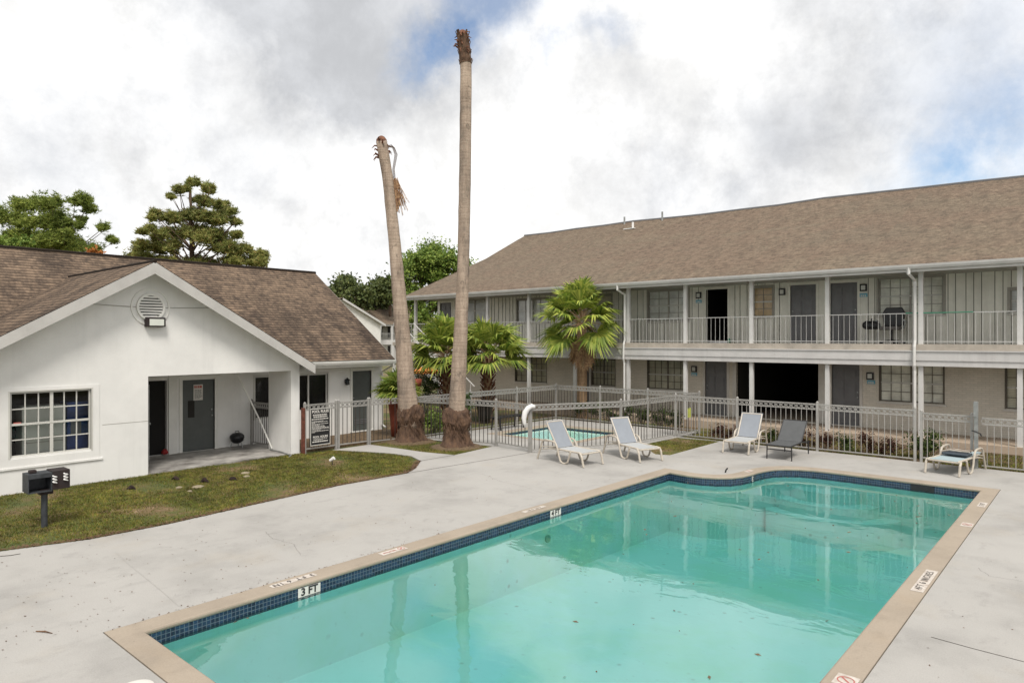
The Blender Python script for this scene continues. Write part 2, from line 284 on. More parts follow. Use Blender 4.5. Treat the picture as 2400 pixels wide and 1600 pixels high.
# ---------------- mesh helpers ----------------
ORG={}
class MB:
    def __init__(s): s.v=[];s.f=[];s.uv={}
    def face(s,pts,uv=None):
        n=len(s.v); s.v+= [tuple(p) for p in pts]; s.f.append(tuple(range(n,n+len(pts))))
        if uv: s.uv[len(s.f)-1]=uv
        return s
    def box(s,a,b,mt=None):
        x0,y0,z0=a;x1,y1,z1=b; x0,x1=sorted((x0,x1));y0,y1=sorted((y0,y1));z0,z1=sorted((z0,z1))
        n=len(s.v); P=[(x0,y0,z0),(x1,y0,z0),(x1,y1,z0),(x0,y1,z0),(x0,y0,z1),(x1,y0,z1),(x1,y1,z1),(x0,y1,z1)]
        if mt is not None: P=[tuple(mt@Vector(p)) for p in P]
        s.v+=P
        for q in ((0,3,2,1),(4,5,6,7),(0,1,5,4),(1,2,6,5),(2,3,7,6),(3,0,4,7)): s.f.append(tuple(n+i for i in q))
        return s
    def bar(s,p,q,w,h=None,up=(0,0,1)):
        p=Vector(p);q=Vector(q);h=h or w; d=(q-p); l=d.length; d.normalize(); u=Vector(up)
        if abs(d.dot(u))>.98: u=Vector((1,0,0))
        sd=d.cross(u).normalized(); u=sd.cross(d).normalized(); n=len(s.v)
        for t in (p,q):
            for a,b in ((-1,-1),(1,-1),(1,1),(-1,1)): s.v.append(tuple(t+sd*(a*w/2)+u*(b*h/2)))
        for f in ((0,1,2,3),(7,6,5,4),(0,4,5,1),(1,5,6,2),(2,6,7,3),(3,7,4,0)): s.f.append(tuple(n+i for i in f))
        return s
    def tube(s,pts,r,n=8,cap=True,jit=0):
        pts=[Vector(p) for p in pts]; k=len(pts); rs=r if isinstance(r,(list,tuple)) else [r]*k
        base=len(s.v); t0=(pts[1]-pts[0]).normalized(); u=Vector((0,0,1)) if abs(t0.z)<.9 else Vector((1,0,0)); u=(u-t0*u.dot(t0)).normalized()
        for i,p in enumerate(pts):
            t=(pts[min(i+1,k-1)]-pts[max(i-1,0)]).normalized(); u=(u-t*u.dot(t)).normalized(); w=t.cross(u)
            for j in range(n):
                a=2*math.pi*j/n; rr=rs[i]*(1+(random.uniform(-jit,jit) if jit else 0)); s.v.append(tuple(p+(u*math.cos(a)+w*math.sin(a))*rr))
        for i in range(k-1):
            for j in range(n): a=base+i*n+j; b=base+i*n+(j+1)%n; s.f.append((a,b,b+n,a+n))
        if cap: s.f.append(tuple(base+j for j in reversed(range(n)))); s.f.append(tuple(base+(k-1)*n+j for j in range(n)))
        return s
    def lathe(s,c,prof,n=20):
        base=len(s.v)
        for r,z in prof:
            for j in range(n): a=2*math.pi*j/n; s.v.append((c[0]+r*math.cos(a),c[1]+r*math.sin(a),c[2]+z))
        for i in range(len(prof)-1):
            for j in range(n): a=base+i*n+j;b=base+i*n+(j+1)%n; s.f.append((a,b,b+n,a+n))
        return s
    def prism(s,poly,axis,c0,c1):
        # poly in the two other axes; axis 'X','Y','Z'
        def P(u,v,c): return {'X':(c,u,v),'Y':(u,c,v),'Z':(u,v,c)}[axis]
        n=len(poly); b=len(s.v); s.v+=[P(u,v,c0) for u,v in poly]+[P(u,v,c1) for u,v in poly]
        s.f.append(tuple(range(b,b+n))); s.f.append(tuple(range(b+2*n-1,b+n-1,-1)))
        for i in range(n): j=(i+1)%n; s.f.append((b+i,b+n+i,b+n+j,b+j))
        return s
    def roofquad(s,a,b,c,d,th=0):
        # a,b along the eave, c,d along the top (c above b)
        a,b,c,d=[Vector(p) for p in (a,b,c,d)]; e=(b-a).normalized(); nn=e.cross(d-a).normalized(); up=nn.cross(e)
        uv=[((p-a).dot(e)+a.x*.37,(p-a).dot(up)+a.z) for p in (a,b,c,d)]; s.face((a,b,c,d),uv)
        return s
    def build(s,name,m,parent=None,smooth=False,bev=0,autos=None):
        me=D.meshes.new(name); o=ORG.get(parent.name,(0,0,0)) if parent else (0,0,0)
        me.from_pydata([(v[0]-o[0],v[1]-o[1],v[2]-o[2]) for v in s.v],[],s.f)
        if s.uv:
            ul=me.uv_layers.new(name='UVMap')
            for i,p in enumerate(me.polygons):
                if i in s.uv:
                    for k,li in enumerate(p.loop_indices): ul.data[li].uv=s.uv[i][k]
        import bmesh as _b
        if not s.uv:
            bm=_b.new(); bm.from_mesh(me); 
            if len(bm.faces)<20000 and smooth!='open': _b.ops.recalc_face_normals(bm,faces=bm.faces)
            bm.to_mesh(me); bm.free()
        if name=='water' and me.polygons[0].normal.z<0: me.flip_normals()
        me.materials.append(m); ob=D.objects.new(name,me); COL.objects.link(ob)
        if parent: ob.parent=parent; ORG[ob.name]=o
        if smooth: me.polygons.foreach_set('use_smooth',[True]*len(me.polygons))
        if bev:
            md=ob.modifiers.new('bevel','BEVEL'); md.width=bev; md.segments=2; md.limit_method='ANGLE'
        return ob
def tag(o,label=None,cat=None,group=None,kind=None):
    if label: o['label']=label
    if cat: o['category']=cat
    if group: o['group']=group
    if kind: o['kind']=kind
    return o
def thing(name,label,cat,loc=(0,0,0),group=None,local=False):
    o=D.objects.new(name,None); COL.objects.link(o); o.empty_display_size=.1; tag(o,label,cat,group)
    if local: ORG[o.name]=(0,0,0)
    else: o.location=loc; ORG[o.name]=tuple(loc)
    return o
def copy_tree(src,label=None,parent=None):
    c=src.copy(); COL.objects.link(c)
    if parent: c.parent=parent
    if label: c['label']=label
    for ch in list(src.children): copy_tree(ch,None,c)
    return c
def poly_mesh(loops,z0,z1):
    cu=D.curves.new('tmp','CURVE'); cu.dimensions='2D'; cu.fill_mode='BOTH'
    for lp in loops:
        sp=cu.splines.new('POLY'); sp.points.add(len(lp)-1); sp.use_cyclic_u=True
        for i,(x,y) in enumerate(lp): sp.points[i].co=(x,y,0,1)
    cu.extrude=(z1-z0)/2; ob=D.objects.new('tmp',cu); me=D.meshes.new_from_object(ob); me.transform(Matrix.Translation((0,0,(z0+z1)/2)))
    D.objects.remove(ob); return me
def poly_obj(name,loops,z0,z1,m,parent=None,kind=None):
    me=poly_mesh(loops,z0,z1); me.name=name; me.materials.clear(); me.materials.append(m)
    if parent: o=ORG[parent.name]; me.transform(Matrix.Translation((-o[0],-o[1],-o[2])))
    ob=D.objects.new(name,me); COL.objects.link(ob)
    if parent: ob.parent=parent; ORG[ob.name]=ORG[parent.name]
    if kind: ob['kind']=kind
    return ob
def text(name,s,size,origin,right,up,m,parent,ext=.002,squeeze=1.0,bold=.0):
    cu=D.curves.new('t','FONT'); cu.body=s; cu.space_character=1.3 if m is M['faded'] else 1.0; cu.size=size; cu.align_x='CENTER'; cu.align_y='CENTER'; cu.extrude=ext; cu.offset=bold; cu.resolution_u=3
    ob=D.objects.new('t',cu); me=D.meshes.new_from_object(ob); D.objects.remove(ob); me.name=name
    r=Vector(right).normalized();u=Vector(up).normalized();n=r.cross(u); mt=Matrix(((r.x*squeeze,u.x,n.x,origin[0]),(r.y*squeeze,u.y,n.y,origin[1]),(r.z*squeeze,u.z,n.z,origin[2]),(0,0,0,1)))
    o=ORG.get(parent.name,(0,0,0)); me.transform(Matrix.Translation((-o[0],-o[1],-o[2]))@mt); me.materials.clear(); me.materials.append(m)
    t=D.objects.new(name,me); COL.objects.link(t); t.parent=parent; ORG[t.name]=o; return t
def PM(ax,c,s):  # wall frame -> world: u along the wall, w inward depth, z up
    return (lambda u,w,z:(c+s*w,u,z)) if ax=='X' else (lambda u,w,z:(u,c+s*w,z))
def wall_holes(mb,ax,c,s,u0,u1,z0,z1,holes,depth):
    P=PM(ax,c,s); us=sorted({u0,u1,*[h[0] for h in holes],*[h[1] for h in holes]}); zs=sorted({z0,z1,*[h[2] for h in holes],*[h[3] for h in holes]})
    us=[u for u in us if u0<=u<=u1]; zs=[z for z in zs if z0<=z<=z1]
    for a,b in zip(us,us[1:]):
        for e,f in zip(zs,zs[1:]):
            cu,cz=(a+b)/2,(e+f)/2
            if any(h[0]<cu<h[1] and h[2]<cz<h[3] for h in holes): continue
            mb.face([P(a,0,e),P(b,0,e),P(b,0,f),P(a,0,f)])
    for a,b,e,f in holes:
        a,b=max(a,u0),min(b,u1)
        mb.face([P(a,0,e),P(a,0,f),P(a,depth,f),P(a,depth,e)]); mb.face([P(b,0,e),P(b,0,f),P(b,depth,f),P(b,depth,e)])
        mb.face([P(a,0,e),P(b,0,e),P(b,depth,e),P(a,depth,e)]); mb.face([P(a,0,f),P(b,0,f),P(b,depth,f),P(a,depth,f)])
def bP(mb,P,u0,u1,w0,w1,z0,z1): a=P(u0,w0,z0);b=P(u1,w1,z1); mb.box(a,b)
def window(par,ax,c,s,u0,u1,z0,z1,cols=1,nx=3,nz=2,fm='frame_w',bm='blind',trim=.05,sash=True,mw=.018,midw=.05,sill=True,depth=.14,blind_bottom=None):
    P=PM(ax,c,s); f=MB(); fw=.035
    if trim:
        t=trim
        bP(f,P,u0-t,u0,-.018,.03,z0-t*.5,z1+t);bP(f,P,u1,u1+t,-.018,.03,z0-t*.5,z1+t);bP(f,P,u0,u1,-.018,.03,z1,z1+t)
    bP(f,P,u0,u0+fw,.032,.09,z0,z1);bP(f,P,u1-fw,u1,.032,.09,z0,z1);bP(f,P,u0+fw,u1-fw,.032,.09,z0,z0+fw);bP(f,P,u0+fw,u1-fw,.032,.09,z1-fw,z1)
    zm=(z0+z1)/2; iu0,iu1=u0+fw,u1-fw; cw=(iu1-iu0)/cols
    sr=MB(); 
    if sash: bP(sr,P,iu0,iu1,.030,.08,zm-.022,zm+.022)
    for k in range(1,cols): bP(f,P,iu0+cw*k-midw/2,iu0+cw*k+midw/2,.034,.085,z0+fw,z1-fw)
    for k in range(cols):
        a=iu0+cw*k
        for i in range(1,nx): bP(f,P,a+cw*i/nx-mw/2,a+cw*i/nx+mw/2,.044,.066,z0+fw,z1-fw)
    hs=[(z0+fw,zm),(zm,z1-fw)] if sash else [(z0+fw,z1-fw)]
    for e,g in hs:
        for i in range(1,nz): zc=e+(g-e)*i/nz; bP(f,P,iu0,iu1,.046,.064,zc-mw/2,zc+mw/2)
    fo=f.build('window',M[fm],par)
    if sash: sr.build('sash_rail',M['frame_w'],fo)
    g=MB(); g.face([P(u0+fw,.058,z0+fw),P(u1-fw,.058,z0+fw),P(u1-fw,.058,z1-fw),P(u0+fw,.058,z1-fw)]); g.build('glass',M['glass'],fo)
    if bm:
        b=MB(); zb=blind_bottom if blind_bottom else z0+.01; b.face([P(u0+.01,.094,zb),P(u1-.01,.094,zb),P(u1-.01,.094,z1),P(u0+.01,.094,z1)]); b.build('blind',M[bm],fo)
    if sill: k=MB(); bP(k,P,u0-.07,u1+.07,-.05,.03,z0-.075,z0-.027); k.build('sill',M[fm if fm=='frame_w' else 'cream_trim'],fo)
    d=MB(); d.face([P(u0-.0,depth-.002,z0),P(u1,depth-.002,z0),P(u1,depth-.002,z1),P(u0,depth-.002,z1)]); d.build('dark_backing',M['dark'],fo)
    return fo
def door(par,ax,c,s,u0,u1,z0,z1,m='door',hinge_left=True,panels=True,frame='cream_trim',knob=True,kick=False):
    P=PM(ax,c,s); dd=MB(); t=.06
    bP(dd,P,u0,u1,.05,.09,z0,z1); w=u1-u0;h=z1-z0
    if panels:
        for a,b in ((.14,.44),(.56,.86)):
            for e,f in ((.08,.38),(.44,.72),(.79,.93)):
                bP(dd,P,u0+a*w,u0+b*w,.034,.0505,z0+e*h,z0+f*h); bP(dd,P,u0+(a+.035)*w,u0+(b-.035)*w,.022,.0345,z0+(e+.02)*h,z0+(f-.02)*h)
    do=dd.build('door',M[m],par)
    fr=MB(); bP(fr,P,u0-.09,u0,-.022,.048,z0,z1+.09);bP(fr,P,u1,u1+.09,-.022,.048,z0,z1+.09);bP(fr,P,u0,u1,-.022,.048,z1,z1+.09); bP(fr,P,u0-.09,u1+.09,-.06,.05,z0-.035,z0); fr.build('door_frame',M[frame],do)
    if knob:
        ku=u1-.07 if hinge_left else u0+.07
        k=MB(); k.tube([P(ku,.055,z0+.95),P(ku,-.005,z0+.95)],[.03,.022],10); k.build('handle',M['steel'],do); k=MB(); k.tube([P(ku,.055,z0+1.12),P(ku,.02,z0+1.12)],.025,10); k.build('deadbolt',M['steel'],do)
    return do
# ---------------- ground, deck, lawns ----------------
def smooth_closed(pts,n=6): return pts
POOL=[(-7.83,2.92),(-1.99,2.92),(-1.99,17.15),(-5.0,17.15)]
arc=[(-5.35,17.12),(-5.65,17.03),(-5.92,16.85),(-6.10,16.6),(-6.2,16.3),(-6.25,16.0),(-6.27,15.65),(-6.33,15.3),(-6.47,14.98),(-6.7,14.76),(-7.0,14.62),(-7.35,14.57)]
POOL=POOL+arc+[(-7.83,14.62)]
def offset(poly,d):
    n=len(poly); out=[]
    for i in range(n):
        p=Vector(poly[i-1]);q=Vector(poly[i]);r=Vector(poly[(i+1)%n]); a=(q-p).normalized();b=(r-q).normalized()
        na=Vector((a.y,-a.x));nb=Vector((b.y,-b.x)); m=(na+nb); m/=max(.2,m.length_squared/2) if m.length_squared>0 else 1
        out.append((q.x+m.x*d,q.y+m.y*d))
    return out
COP=offset(POOL,.285)
WAD=[(-15.25,16.75),(-12.35,16.75),(-12.35,19.65),(-15.25,19.65)]
WCOP=offset(WAD,.28)
LAWN1=[(-16.82,-1.0),(-12.9,-1.0),(-12.62,1.6),(-12.35,2.7),(-12.05,3.7),(-12.03,4.9),(-12.22,6.6),(-12.42,8.6),(-12.36,10.4),(-12.66,10.92),(-13.38,11.72),(-14.1,12.02),(-14.9,11.93),(-15.6,11.65),(-16.55,11.2),(-16.55,10.36),(-16.82,10.36)]
LAWN2=[(-16.55,12.5),(-15.2,12.62),(-14.35,12.66),(-13.33,12.9),(-13.56,14.66),(-16.5,14.25)]
LAWN3=[(-10.42,17.7),(-9.3,16.58),(-8.93,16.7),(-8.97,19.95),(-10.42,19.95)]
poly_obj('ground',[[(-400,-300),(300,-300),(300,400),(-400,400)],offset(POOL,.1),offset(WAD,.1)],-.13,-.09,M['lawn'],kind='structure')
gap=.012
deck_out=[(-12.9,-6),(9,-6),(9,19.93),(-10.40,20.03),(-10.40,21.45),(-16.40,21.45),(-16.52,14.25),(-13.56,14.66),(-13.33,12.9),(-14.35,12.66),(-15.2,12.62),(-16.55,12.5),(-16.55,11.2),(-15.6,11.65),(-14.9,11.93),(-14.1,12.02),(-13.38,11.72),(-12.66,10.92),(-12.36,10.4),(-12.42,8.6),(-12.22,6.6),(-12.03,4.9),(-12.05,3.7),(-12.35,2.7),(-12.62,1.6),(-12.9,-1.0)]
deck=poly_obj('pool_deck',[deck_out,offset(COP,gap),offset(WCOP,gap),LAWN3],-.12,0,M['deck'],kind='structure')
for nm,lp in (('lawn',LAWN1),('lawn',LAWN2),('lawn',LAWN3)):
    poly_obj(nm,[offset(lp,-.012 if True else 0)],-.1,-.022,M['lawn'],kind='structure')
bed=[(-10.3,20.10),(6,20.0),(6,23.1),(-10.3,23.1)]
poly_obj('planting_bed',[bed],-.085,-.03,M['soil'],kind='structure')
# thin dirt-filled joints in the deck
def strip(name,pts,w,m=None,z=.003,parent=None):
    mb=MB()
    for p,q in zip(pts,pts[1:]):
        p=Vector((*p,z));q=Vector((*q,z)); d=(q-p).normalized(); n=Vector((-d.y,d.x,0))*w/2; mb.face([p-n,q-n,q+n,p+n])
    return mb.build(name,m or M['joint'],parent)
def wig(a,b,n,am=.012): return [(a[0]+(b[0]-a[0])*i/n+random.uniform(-am,am),a[1]+(b[1]-a[1])*i/n+random.uniform(-am,am)) for i in range(n+1)]
for a,b,w in (((-12.36,10.4),(-12.03,14.5),.022),((-13.35,11.72),(-13.33,12.9),.025),((-12.05,14.52),(-10.6,15.9),.018),((-1.4,6.0),(-.2,7.3),.007)):
    if w>.01: tag(strip('expansion_joint',wig(a,b,14,.006),w),kind='structure')
def gp(x,y,z=0):
    r=ray(x,y); t=(z-HC)/r.z; return Vector((r.x*t,r.y*t,z))
for pts in ([(2182,1492),(2280,1519),(2400,1550),(2520,1585)],[(0,1303),(25,1301),(48,1297)],[(270,1292),(300,1320),(380,1385),(420,1420)]):
    q=[tuple(gp(*p)[:2]) for p in pts]; tag(strip('expansion_joint',q,.010 if pts[0][0]!=0 else .03,M['joint'] if pts[0][0]!=270 else M['deck']),kind='structure')
for pts in ([(620,1245),(640,1262),(690,1275),(705,1300)],[(1130,1110),(1180,1130),(1215,1137),(1290,1160)],[(2290,1330),(2320,1350),(2400,1362)]):
    q=[]
    for p,r_ in zip(pts,pts[1:]): q+=wig(tuple(gp(*p)[:2]),tuple(gp(*r_)[:2]),7,.012)
    tag(strip('deck_crack',q,.0028,M['joint']),kind='structure')
# grass blades
def pin(poly,x,y):
    n=len(poly); ins=np.zeros(len(x),bool)
    for i in range(n):
        x0,y0=poly[i];x1,y1=poly[(i+1)%n]; c=((y0>y)!=(y1>y)); xi=(x1-x0)*(y-y0)/((y1-y0) if y1!=y0 else 1e-9)+x0; ins^=c&(x<xi)
    return ins
def blades(name,poly,dens,h,z,m,wd=.006):
    P=np.array(poly); x0,y0=P.min(0);x1,y1=P.max(0); n=int((x1-x0)*(y1-y0)*dens)
    x=rng.uniform(x0,x1,n);y=rng.uniform(y0,y1,n); k=pin(poly,x,y)&((x*.658*-1+y*.753)>1.0); x=x[k];y=y[k];n=len(x)
    # thinner in worn patches
    pt=np.sin(x*2.1+1.3*np.sin(y*1.7))+np.sin(y*2.9+x*.8)+rng.normal(0,.7,n); k=pt>-1.0; x=x[k];y=y[k];n=len(x)
    a=rng.uniform(0,2*np.pi,n); hh=h*rng.uniform(.35,1.1,n); ln=hh*rng.uniform(.3,1.1,n); b=rng.uniform(0,2*np.pi,n); w=wd*rng.uniform(.6,1.5,n)
    v=np.empty((n,3,3)); v[:,0]=np.c_[x-w*np.cos(a),y-w*np.sin(a),np.full(n,z)]; v[:,1]=np.c_[x+w*np.cos(a),y+w*np.sin(a),np.full(n,z)]; v[:,2]=np.c_[x+ln*np.cos(b),y+ln*np.sin(b),z+hh]
    return mesh_tris(name,v.reshape(-1,3),m)
def mesh_tris(name,v,m,k=3):
    me=D.meshes.new(name); n=len(v)//k; me.vertices.add(len(v)); me.vertices.foreach_set('co',np.ascontiguousarray(v,dtype=np.float32).ravel()); me.loops.add(n*k); me.loops.foreach_set('vertex_index',np.arange(n*k,dtype=np.int32))
    me.polygons.add(n); me.polygons.foreach_set('loop_start',np.arange(0,n*k,k,dtype=np.int32)); me.update(calc_edges=True); me.validate(); me.materials.append(m)
    ob=D.objects.new(name,me); COL.objects.link(ob); return ob
tag(blades('grass',LAWN1,3400,.042,-.024,M['grass']),'short patchy green and brown grass in front of the clubhouse','grass',kind='stuff')
tag(blades('grass',LAWN2,3000,.04,-.024,M['grass']),'short grass around the two bare palm trunks','grass',kind='stuff')
tag(blades('grass',LAWN3,3000,.04,-.024,M['grass']),'small triangle of short grass beside the grey fence','grass',kind='stuff')
tag(blades('grass',[(-10.3,20.15),(5,20.15),(5,21.2),(-10.3,21.2)],1200,.06,-.035,M['grass'],.01),'grass and weeds behind the long pool fence','grass',kind='stuff')
tag(blades('grass',[(-10.3,21.2),(5,21.2),(5,22.9),(-10.3,22.9)],500,.06,-.035,M['grass'],.01),'thin grass strip below the apartment walkway','grass',kind='stuff')
# ---------------- main pool ----------------
def band(mb,poly,z0,z1,uvs=True,closed=True):
    u=0;n=len(poly)
    for i in range(n if closed else n-1):
        p=poly[i];q=poly[(i+1)%n]; l=math.dist(p,q); mb.face([(*p,z0),(*q,z0),(*q,z1),(*p,z1)],[(u,z0),(u+l,z0),(u+l,z1),(u,z1)] if uvs else None); u+=l
def coping(par,inner,outer,m):
    mb=MB(); n=len(inner); prof=[(0,-.055),(-.012,-.04),(-.016,-.022),(-.010,-.006),(.008,.004)]
    rings=[[(x,y,z) for x,y in offset(inner,d)] for d,z in prof]+[[(x,y,.004) for x,y in outer],[(x,y,-.05) for x,y in outer],[(x,y,-.055) for x,y in inner]]
    for r in rings: mb.v+=r
    for k in range(len(rings)-1):
        for i in range(n): j=(i+1)%n; mb.f.append((k*n+i,k*n+j,(k+1)*n+j,(k+1)*n+i))
    return mb.build('coping',m,par)
pool=thing('swimming_pool','large aqua swimming pool with sandy coping and blue tile band','swimming pool',(-4.9,10,0))
coping(pool,POOL,COP,M['coping'])
tb=MB(); band(tb,POOL,-.215,-.055); TB=tb.build('tile_band',M['tile'],pool)
ZF=lambda y:-1.15-.03*max(0,y-6)
wl=MB(); band(wl,offset(POOL,.001),-1.9,-.214,False)
fl=[(x,y) for x,y in POOL]; wl.f.append(tuple(range(len(wl.v),len(wl.v)+len(fl)))); wl.v+=[(x,y,ZF(y)) for x,y in fl]
wl.build('basin',M['plaster'],pool)
for k,(sc_,z) in enumerate(((.55,-.42),(.85,-.66),(1.15,-.9))):
    pts=[(-5.1+1.05*sc_*1.5*math.cos(a)*.9,17.16+1.2*sc_*math.sin(a)*.9) for a in [math.pi+math.pi*i/18 for i in range(19)]]
    pts=[(max(-6.2,x),y) for x,y in pts]; s=MB(); s.prism(pts,'Z',-1.7,z); s.build('step',M['plaster'],pool)
for py_ in (8.4,): 
    k=MB(); k.tube([(-7.83,9.95,-.55),(-7.80,9.95,-.55)],.07,16); k.build('return_fitting',M['dull_green'],pool)
sk=MB(); sk.box((-3.29,17.135,-.185),(-2.84,17.20,-.058)); sk.build('skimmer_mouth',M['black'],pool)
# depth markers on the tile band and the coping
def marker(lbl,s,size,org,right,up,w,h,m=M['text'],bold=.004,sq=1.0):
    r=Vector(right).normalized();u=Vector(up).normalized();n=r.cross(u).normalized(); o=Vector(org); mb=MB()
    mb.face([o-r*w/2-u*h/2,o+r*w/2-u*h/2,o+r*w/2+u*h/2,o-r*w/2+u*h/2]); p=mb.build('depth_marker',M['marker'] if abs(n.z)>.5 else M['paper'],pool); p['label']=lbl
    if s: text('lettering',s,size,o+n*.003,r,u,m,p,.001,sq,bold)
    return p,o,r,u,n
marker('white tile plate reading 3 FT','3 FT',.135,(-7.824,4.95,-.118),(0,1,0),(0,0,1),.33,.118)
marker('white tile plate reading 4 FT','4 FT',.135,(-7.824,10.2,-.118),(0,1,0),(0,0,1),.33,.118)
marker('white tile plate reading 5 FT on the curved wall','5 FT',.14,(-6.262,15.83,-.122),(.02,1,0),(0,0,1),.30,.12)
marker('white coping marker reading 3 FT 6 IN','3 FT 6 IN',.12,(-7.985,4.82,.0075),(0,-1,0),(1,0,0),.64,.115,M['faded'],.0,.95)
marker('faint white coping marker reading 4 FT','4 FT 0 IN',.10,(-7.985,9.75,.0075),(0,-1,0),(1,0,0),.62,.10,M['coping'],.0)
marker('white coping marker reading 4 FT 6 INCHES','4FT 6 INCHES',.115,(-1.80,10.22,.0075),(0,1,0),(-1,0,0),1.02,.14,M['faded'],.0,.95)
marker('small white coping marker near the far corner','5 FT',.11,(-1.80,15.6,.0075),(0,1,0),(-1,0,0),.45,.13,M['faded'],.0)
def nodive(org,right,up,lbl,w=.5,h=.16,sym=0):
    p,o,r,u,n=marker(lbl,None,0,org,right,up,w,h); c=o+r*sym+n*.003; mb=MB(); N_=28
    ro,ri=h*.40,h*.34
    for i in range(N_):
        a=2*math.pi*i/N_;b=2*math.pi*(i+1)/N_; f=lambda q,t:c+r*(q*math.cos(t))+u*(q*math.sin(t)); mb.face([f(ri,a),f(ro,a),f(ro,b),f(ri,b)])
    d=(r+u).normalized();e=(r-u).normalized()*.008; mb.face([c-d*ri-e,c+d*ri-e,c+d*ri+e,c-d*ri+e]); mb.build('no_diving_symbol',M['red'],p)
    return p,o,r,u,n
p,o,r,u,n=nodive((-7.985,6.46,.0075),(0,-1,0),(1,0,0),'white coping marker with red no diving ring',.46,.14,-.15); text('lettering','NO DIVING',.045,o+r*.07+n*.003,r,u,M['red'],p,.001)
nodive((-1.80,13.75,.0075),(0,1,0),(-1,0,0),'white square coping marker with red ring',.30,.17)
nodive((-1.82,6.75,.0075),(0,1,0),(-1,0,0),'white coping marker with red no diving ring, nearest the camera',.24,.19)
nodive((-6.43,15.9,.0075),(0,-1,0),(1,0,0),'white coping marker beside the curved alcove',.30,.13)
wm=MB(); wm.f.append(tuple(range(len(POOL)))); wm.v+=[(x,y,-.180) for x,y in POOL]; tag(wm.build('water',M['water']),kind='structure')
# ---------------- wading pool ----------------
wp=thing('wading_pool','small fenced wading pool with pale water and dark tile rim','pool',(-13.8,18.2,0))
coping(wp,WAD,WCOP,M['coping']); t=MB(); band(t,WAD,-.13,-.055); t.build('tile_band',M['tile'],wp)
t=MB(); band(t,offset(WAD,.001),-.7,-.129,False); t.face([(*p,-.6) for p in WAD]); t.build('basin',M['plaster'],wp)
t=MB(); t.face([(*p,-.085) for p in WAD]); tag(t.build('water',M['water2']),kind='structure')
# ---------------- fences ----------------
def fence(name,label,posts,group=None,zt=1.31,zb=.07,zg=0,sp=.14,cat='fence',ring=True,caps=True,panels=None,m=None,posts_on=None,pk_=None):
    m=m or M['metal']; pm_=pk_; p0=posts[0]; t=thing(name,label,cat,(p0[0],p0[1],zg),group); zt+=zg;zb+=zg
    for k,p in enumerate(posts):
        if posts_on and not posts_on[k]: continue
        b=MB(); b.box((p[0]-.03,p[1]-.03,zg-.08),(p[0]+.03,p[1]+.03,zt+.045))
        if caps: b.tube([(p[0],p[1],zt+.045),(p[0],p[1],zt+.06),(p[0],p[1],zt+.09)],[.036,.036,.008],8)
        b.build('post',m,t)
    for a,b_ in zip(posts,posts[1:]):
        a=Vector((*a,0));b_=Vector((*b_,0)); d=(b_-a); l=d.length; d.normalize(); b=MB(); a2=a+d*.03;e2=b_-d*.03; Z=Vector((0,0,1)); lo=MB(); lo.bar(a2+Z*zb,e2+Z*zb,.026,.03)
        for z,h in ((zt,.03),(zt-.145,.03)): b.bar(a2+Z*z,e2+Z*z,.026,h)
        n=max(1,round(l/sp)); side=Vector((-d.y,d.x,0)); pk=MB()
        for i in range(1,n):
            p=a+d*(l*i/n); pk.bar(p+Z*(zb+.015),p+Z*(zt-.16),.0145,.0145)
            b.bar(p+Z*(zt-.13),p+Z*(zt-.015),.015,.015)
        if ring:
            for i in range(n):
                c=a+d*(l*(i+.5)/n)+Z*(zt-.0725); K=10; ro,ri=.056,.040; q=[]
                for w_ in (-.008,.008):
                    for rr in (ri,ro):
                        q.append([c+side*w_+d*(rr*math.cos(2*math.pi*j/K))+Z*(rr*math.sin(2*math.pi*j/K)) for j in range(K)])
                for j in range(K):
                    jj=(j+1)%K; b.face([q[0][j],q[1][j],q[1][jj],q[0][jj]]); b.face([q[2][j],q[2][jj],q[3][jj],q[3][j]]); b.face([q[1][j],q[3][j],q[3][jj],q[1][jj]]); b.face([q[0][j],q[0][jj],q[2][jj],q[2][j]])
        b.build('ring_rail',m,t); lo.build('bottom_rail',m,t); pk.build('picket_panel',pm_ or m,t)
    return t
fence('metal_fence','long pale picket fence with ring trim between main pool and apartments',[(-10.5,20.03),(-8.45,20.02),(-6.14,20.02),(-3.74,20.0)],m=M['fence_l'])
fence('metal_fence','picket fence running out of the frame right of the tall gate post',[(-2.35,19.98),(-.1,19.95),(2.2,19.92)],posts_on=[0,1,1],zt=1.22,m=M['fence_l'])
fence('fence_gate','picket gate hung beside the tall square gate post',[(-3.6,20.0),(-2.52,19.99)],cat='gate',zt=1.25,zb=.12,m=M['fence_l'])
t=thing('gate_post','tall square steel gate post with latch box beside the folded lounger','gate post',(-2.42,19.9,0)); b=MB(); b.box((-2.46,19.86,-.05),(-2.38,19.94,1.62)); b.build('post',M['steel'],t,bev=.004)
b=MB(); b.box((-2.47,19.835,1.25),(-2.40,19.857,1.62)); b.build('latch_plate',M['steel'],t,bev=.004); b=MB(); b.tube([(-2.5,19.8,.92),(-2.42,19.79,.9),(-2.33,19.8,.86),(-2.30,19.8,.80)],.014,8); b.build('latch',M['black'],t)
fence('metal_fence','fence section running away on the right side of the wading pool',[(-10.72,17.1),(-10.61,18.56),(-10.5,19.99)],posts_on=[1,0,0],pk_=M['picket'])
fence('metal_fence','short fence continuing from the corner post toward the apartment wall',[(-10.5,20.06),(-10.36,21.36)],posts_on=[0,0],pk_=M['picket'])
fence('metal_fence','front fence of the wading pool behind the two left loungers',[(-12.05,14.55),(-10.72,17.1)],posts_on=[0,0],pk_=M['picket'])
b=thing('gate_post','stout square post between the wading pool gate and front fence','gate post',(-12.05,14.55,0)); q=MB(); q.box((-12.095,14.505,-.05),(-12.005,14.595,1.36)); q.build('post',M['metal'],b,bev=.004)
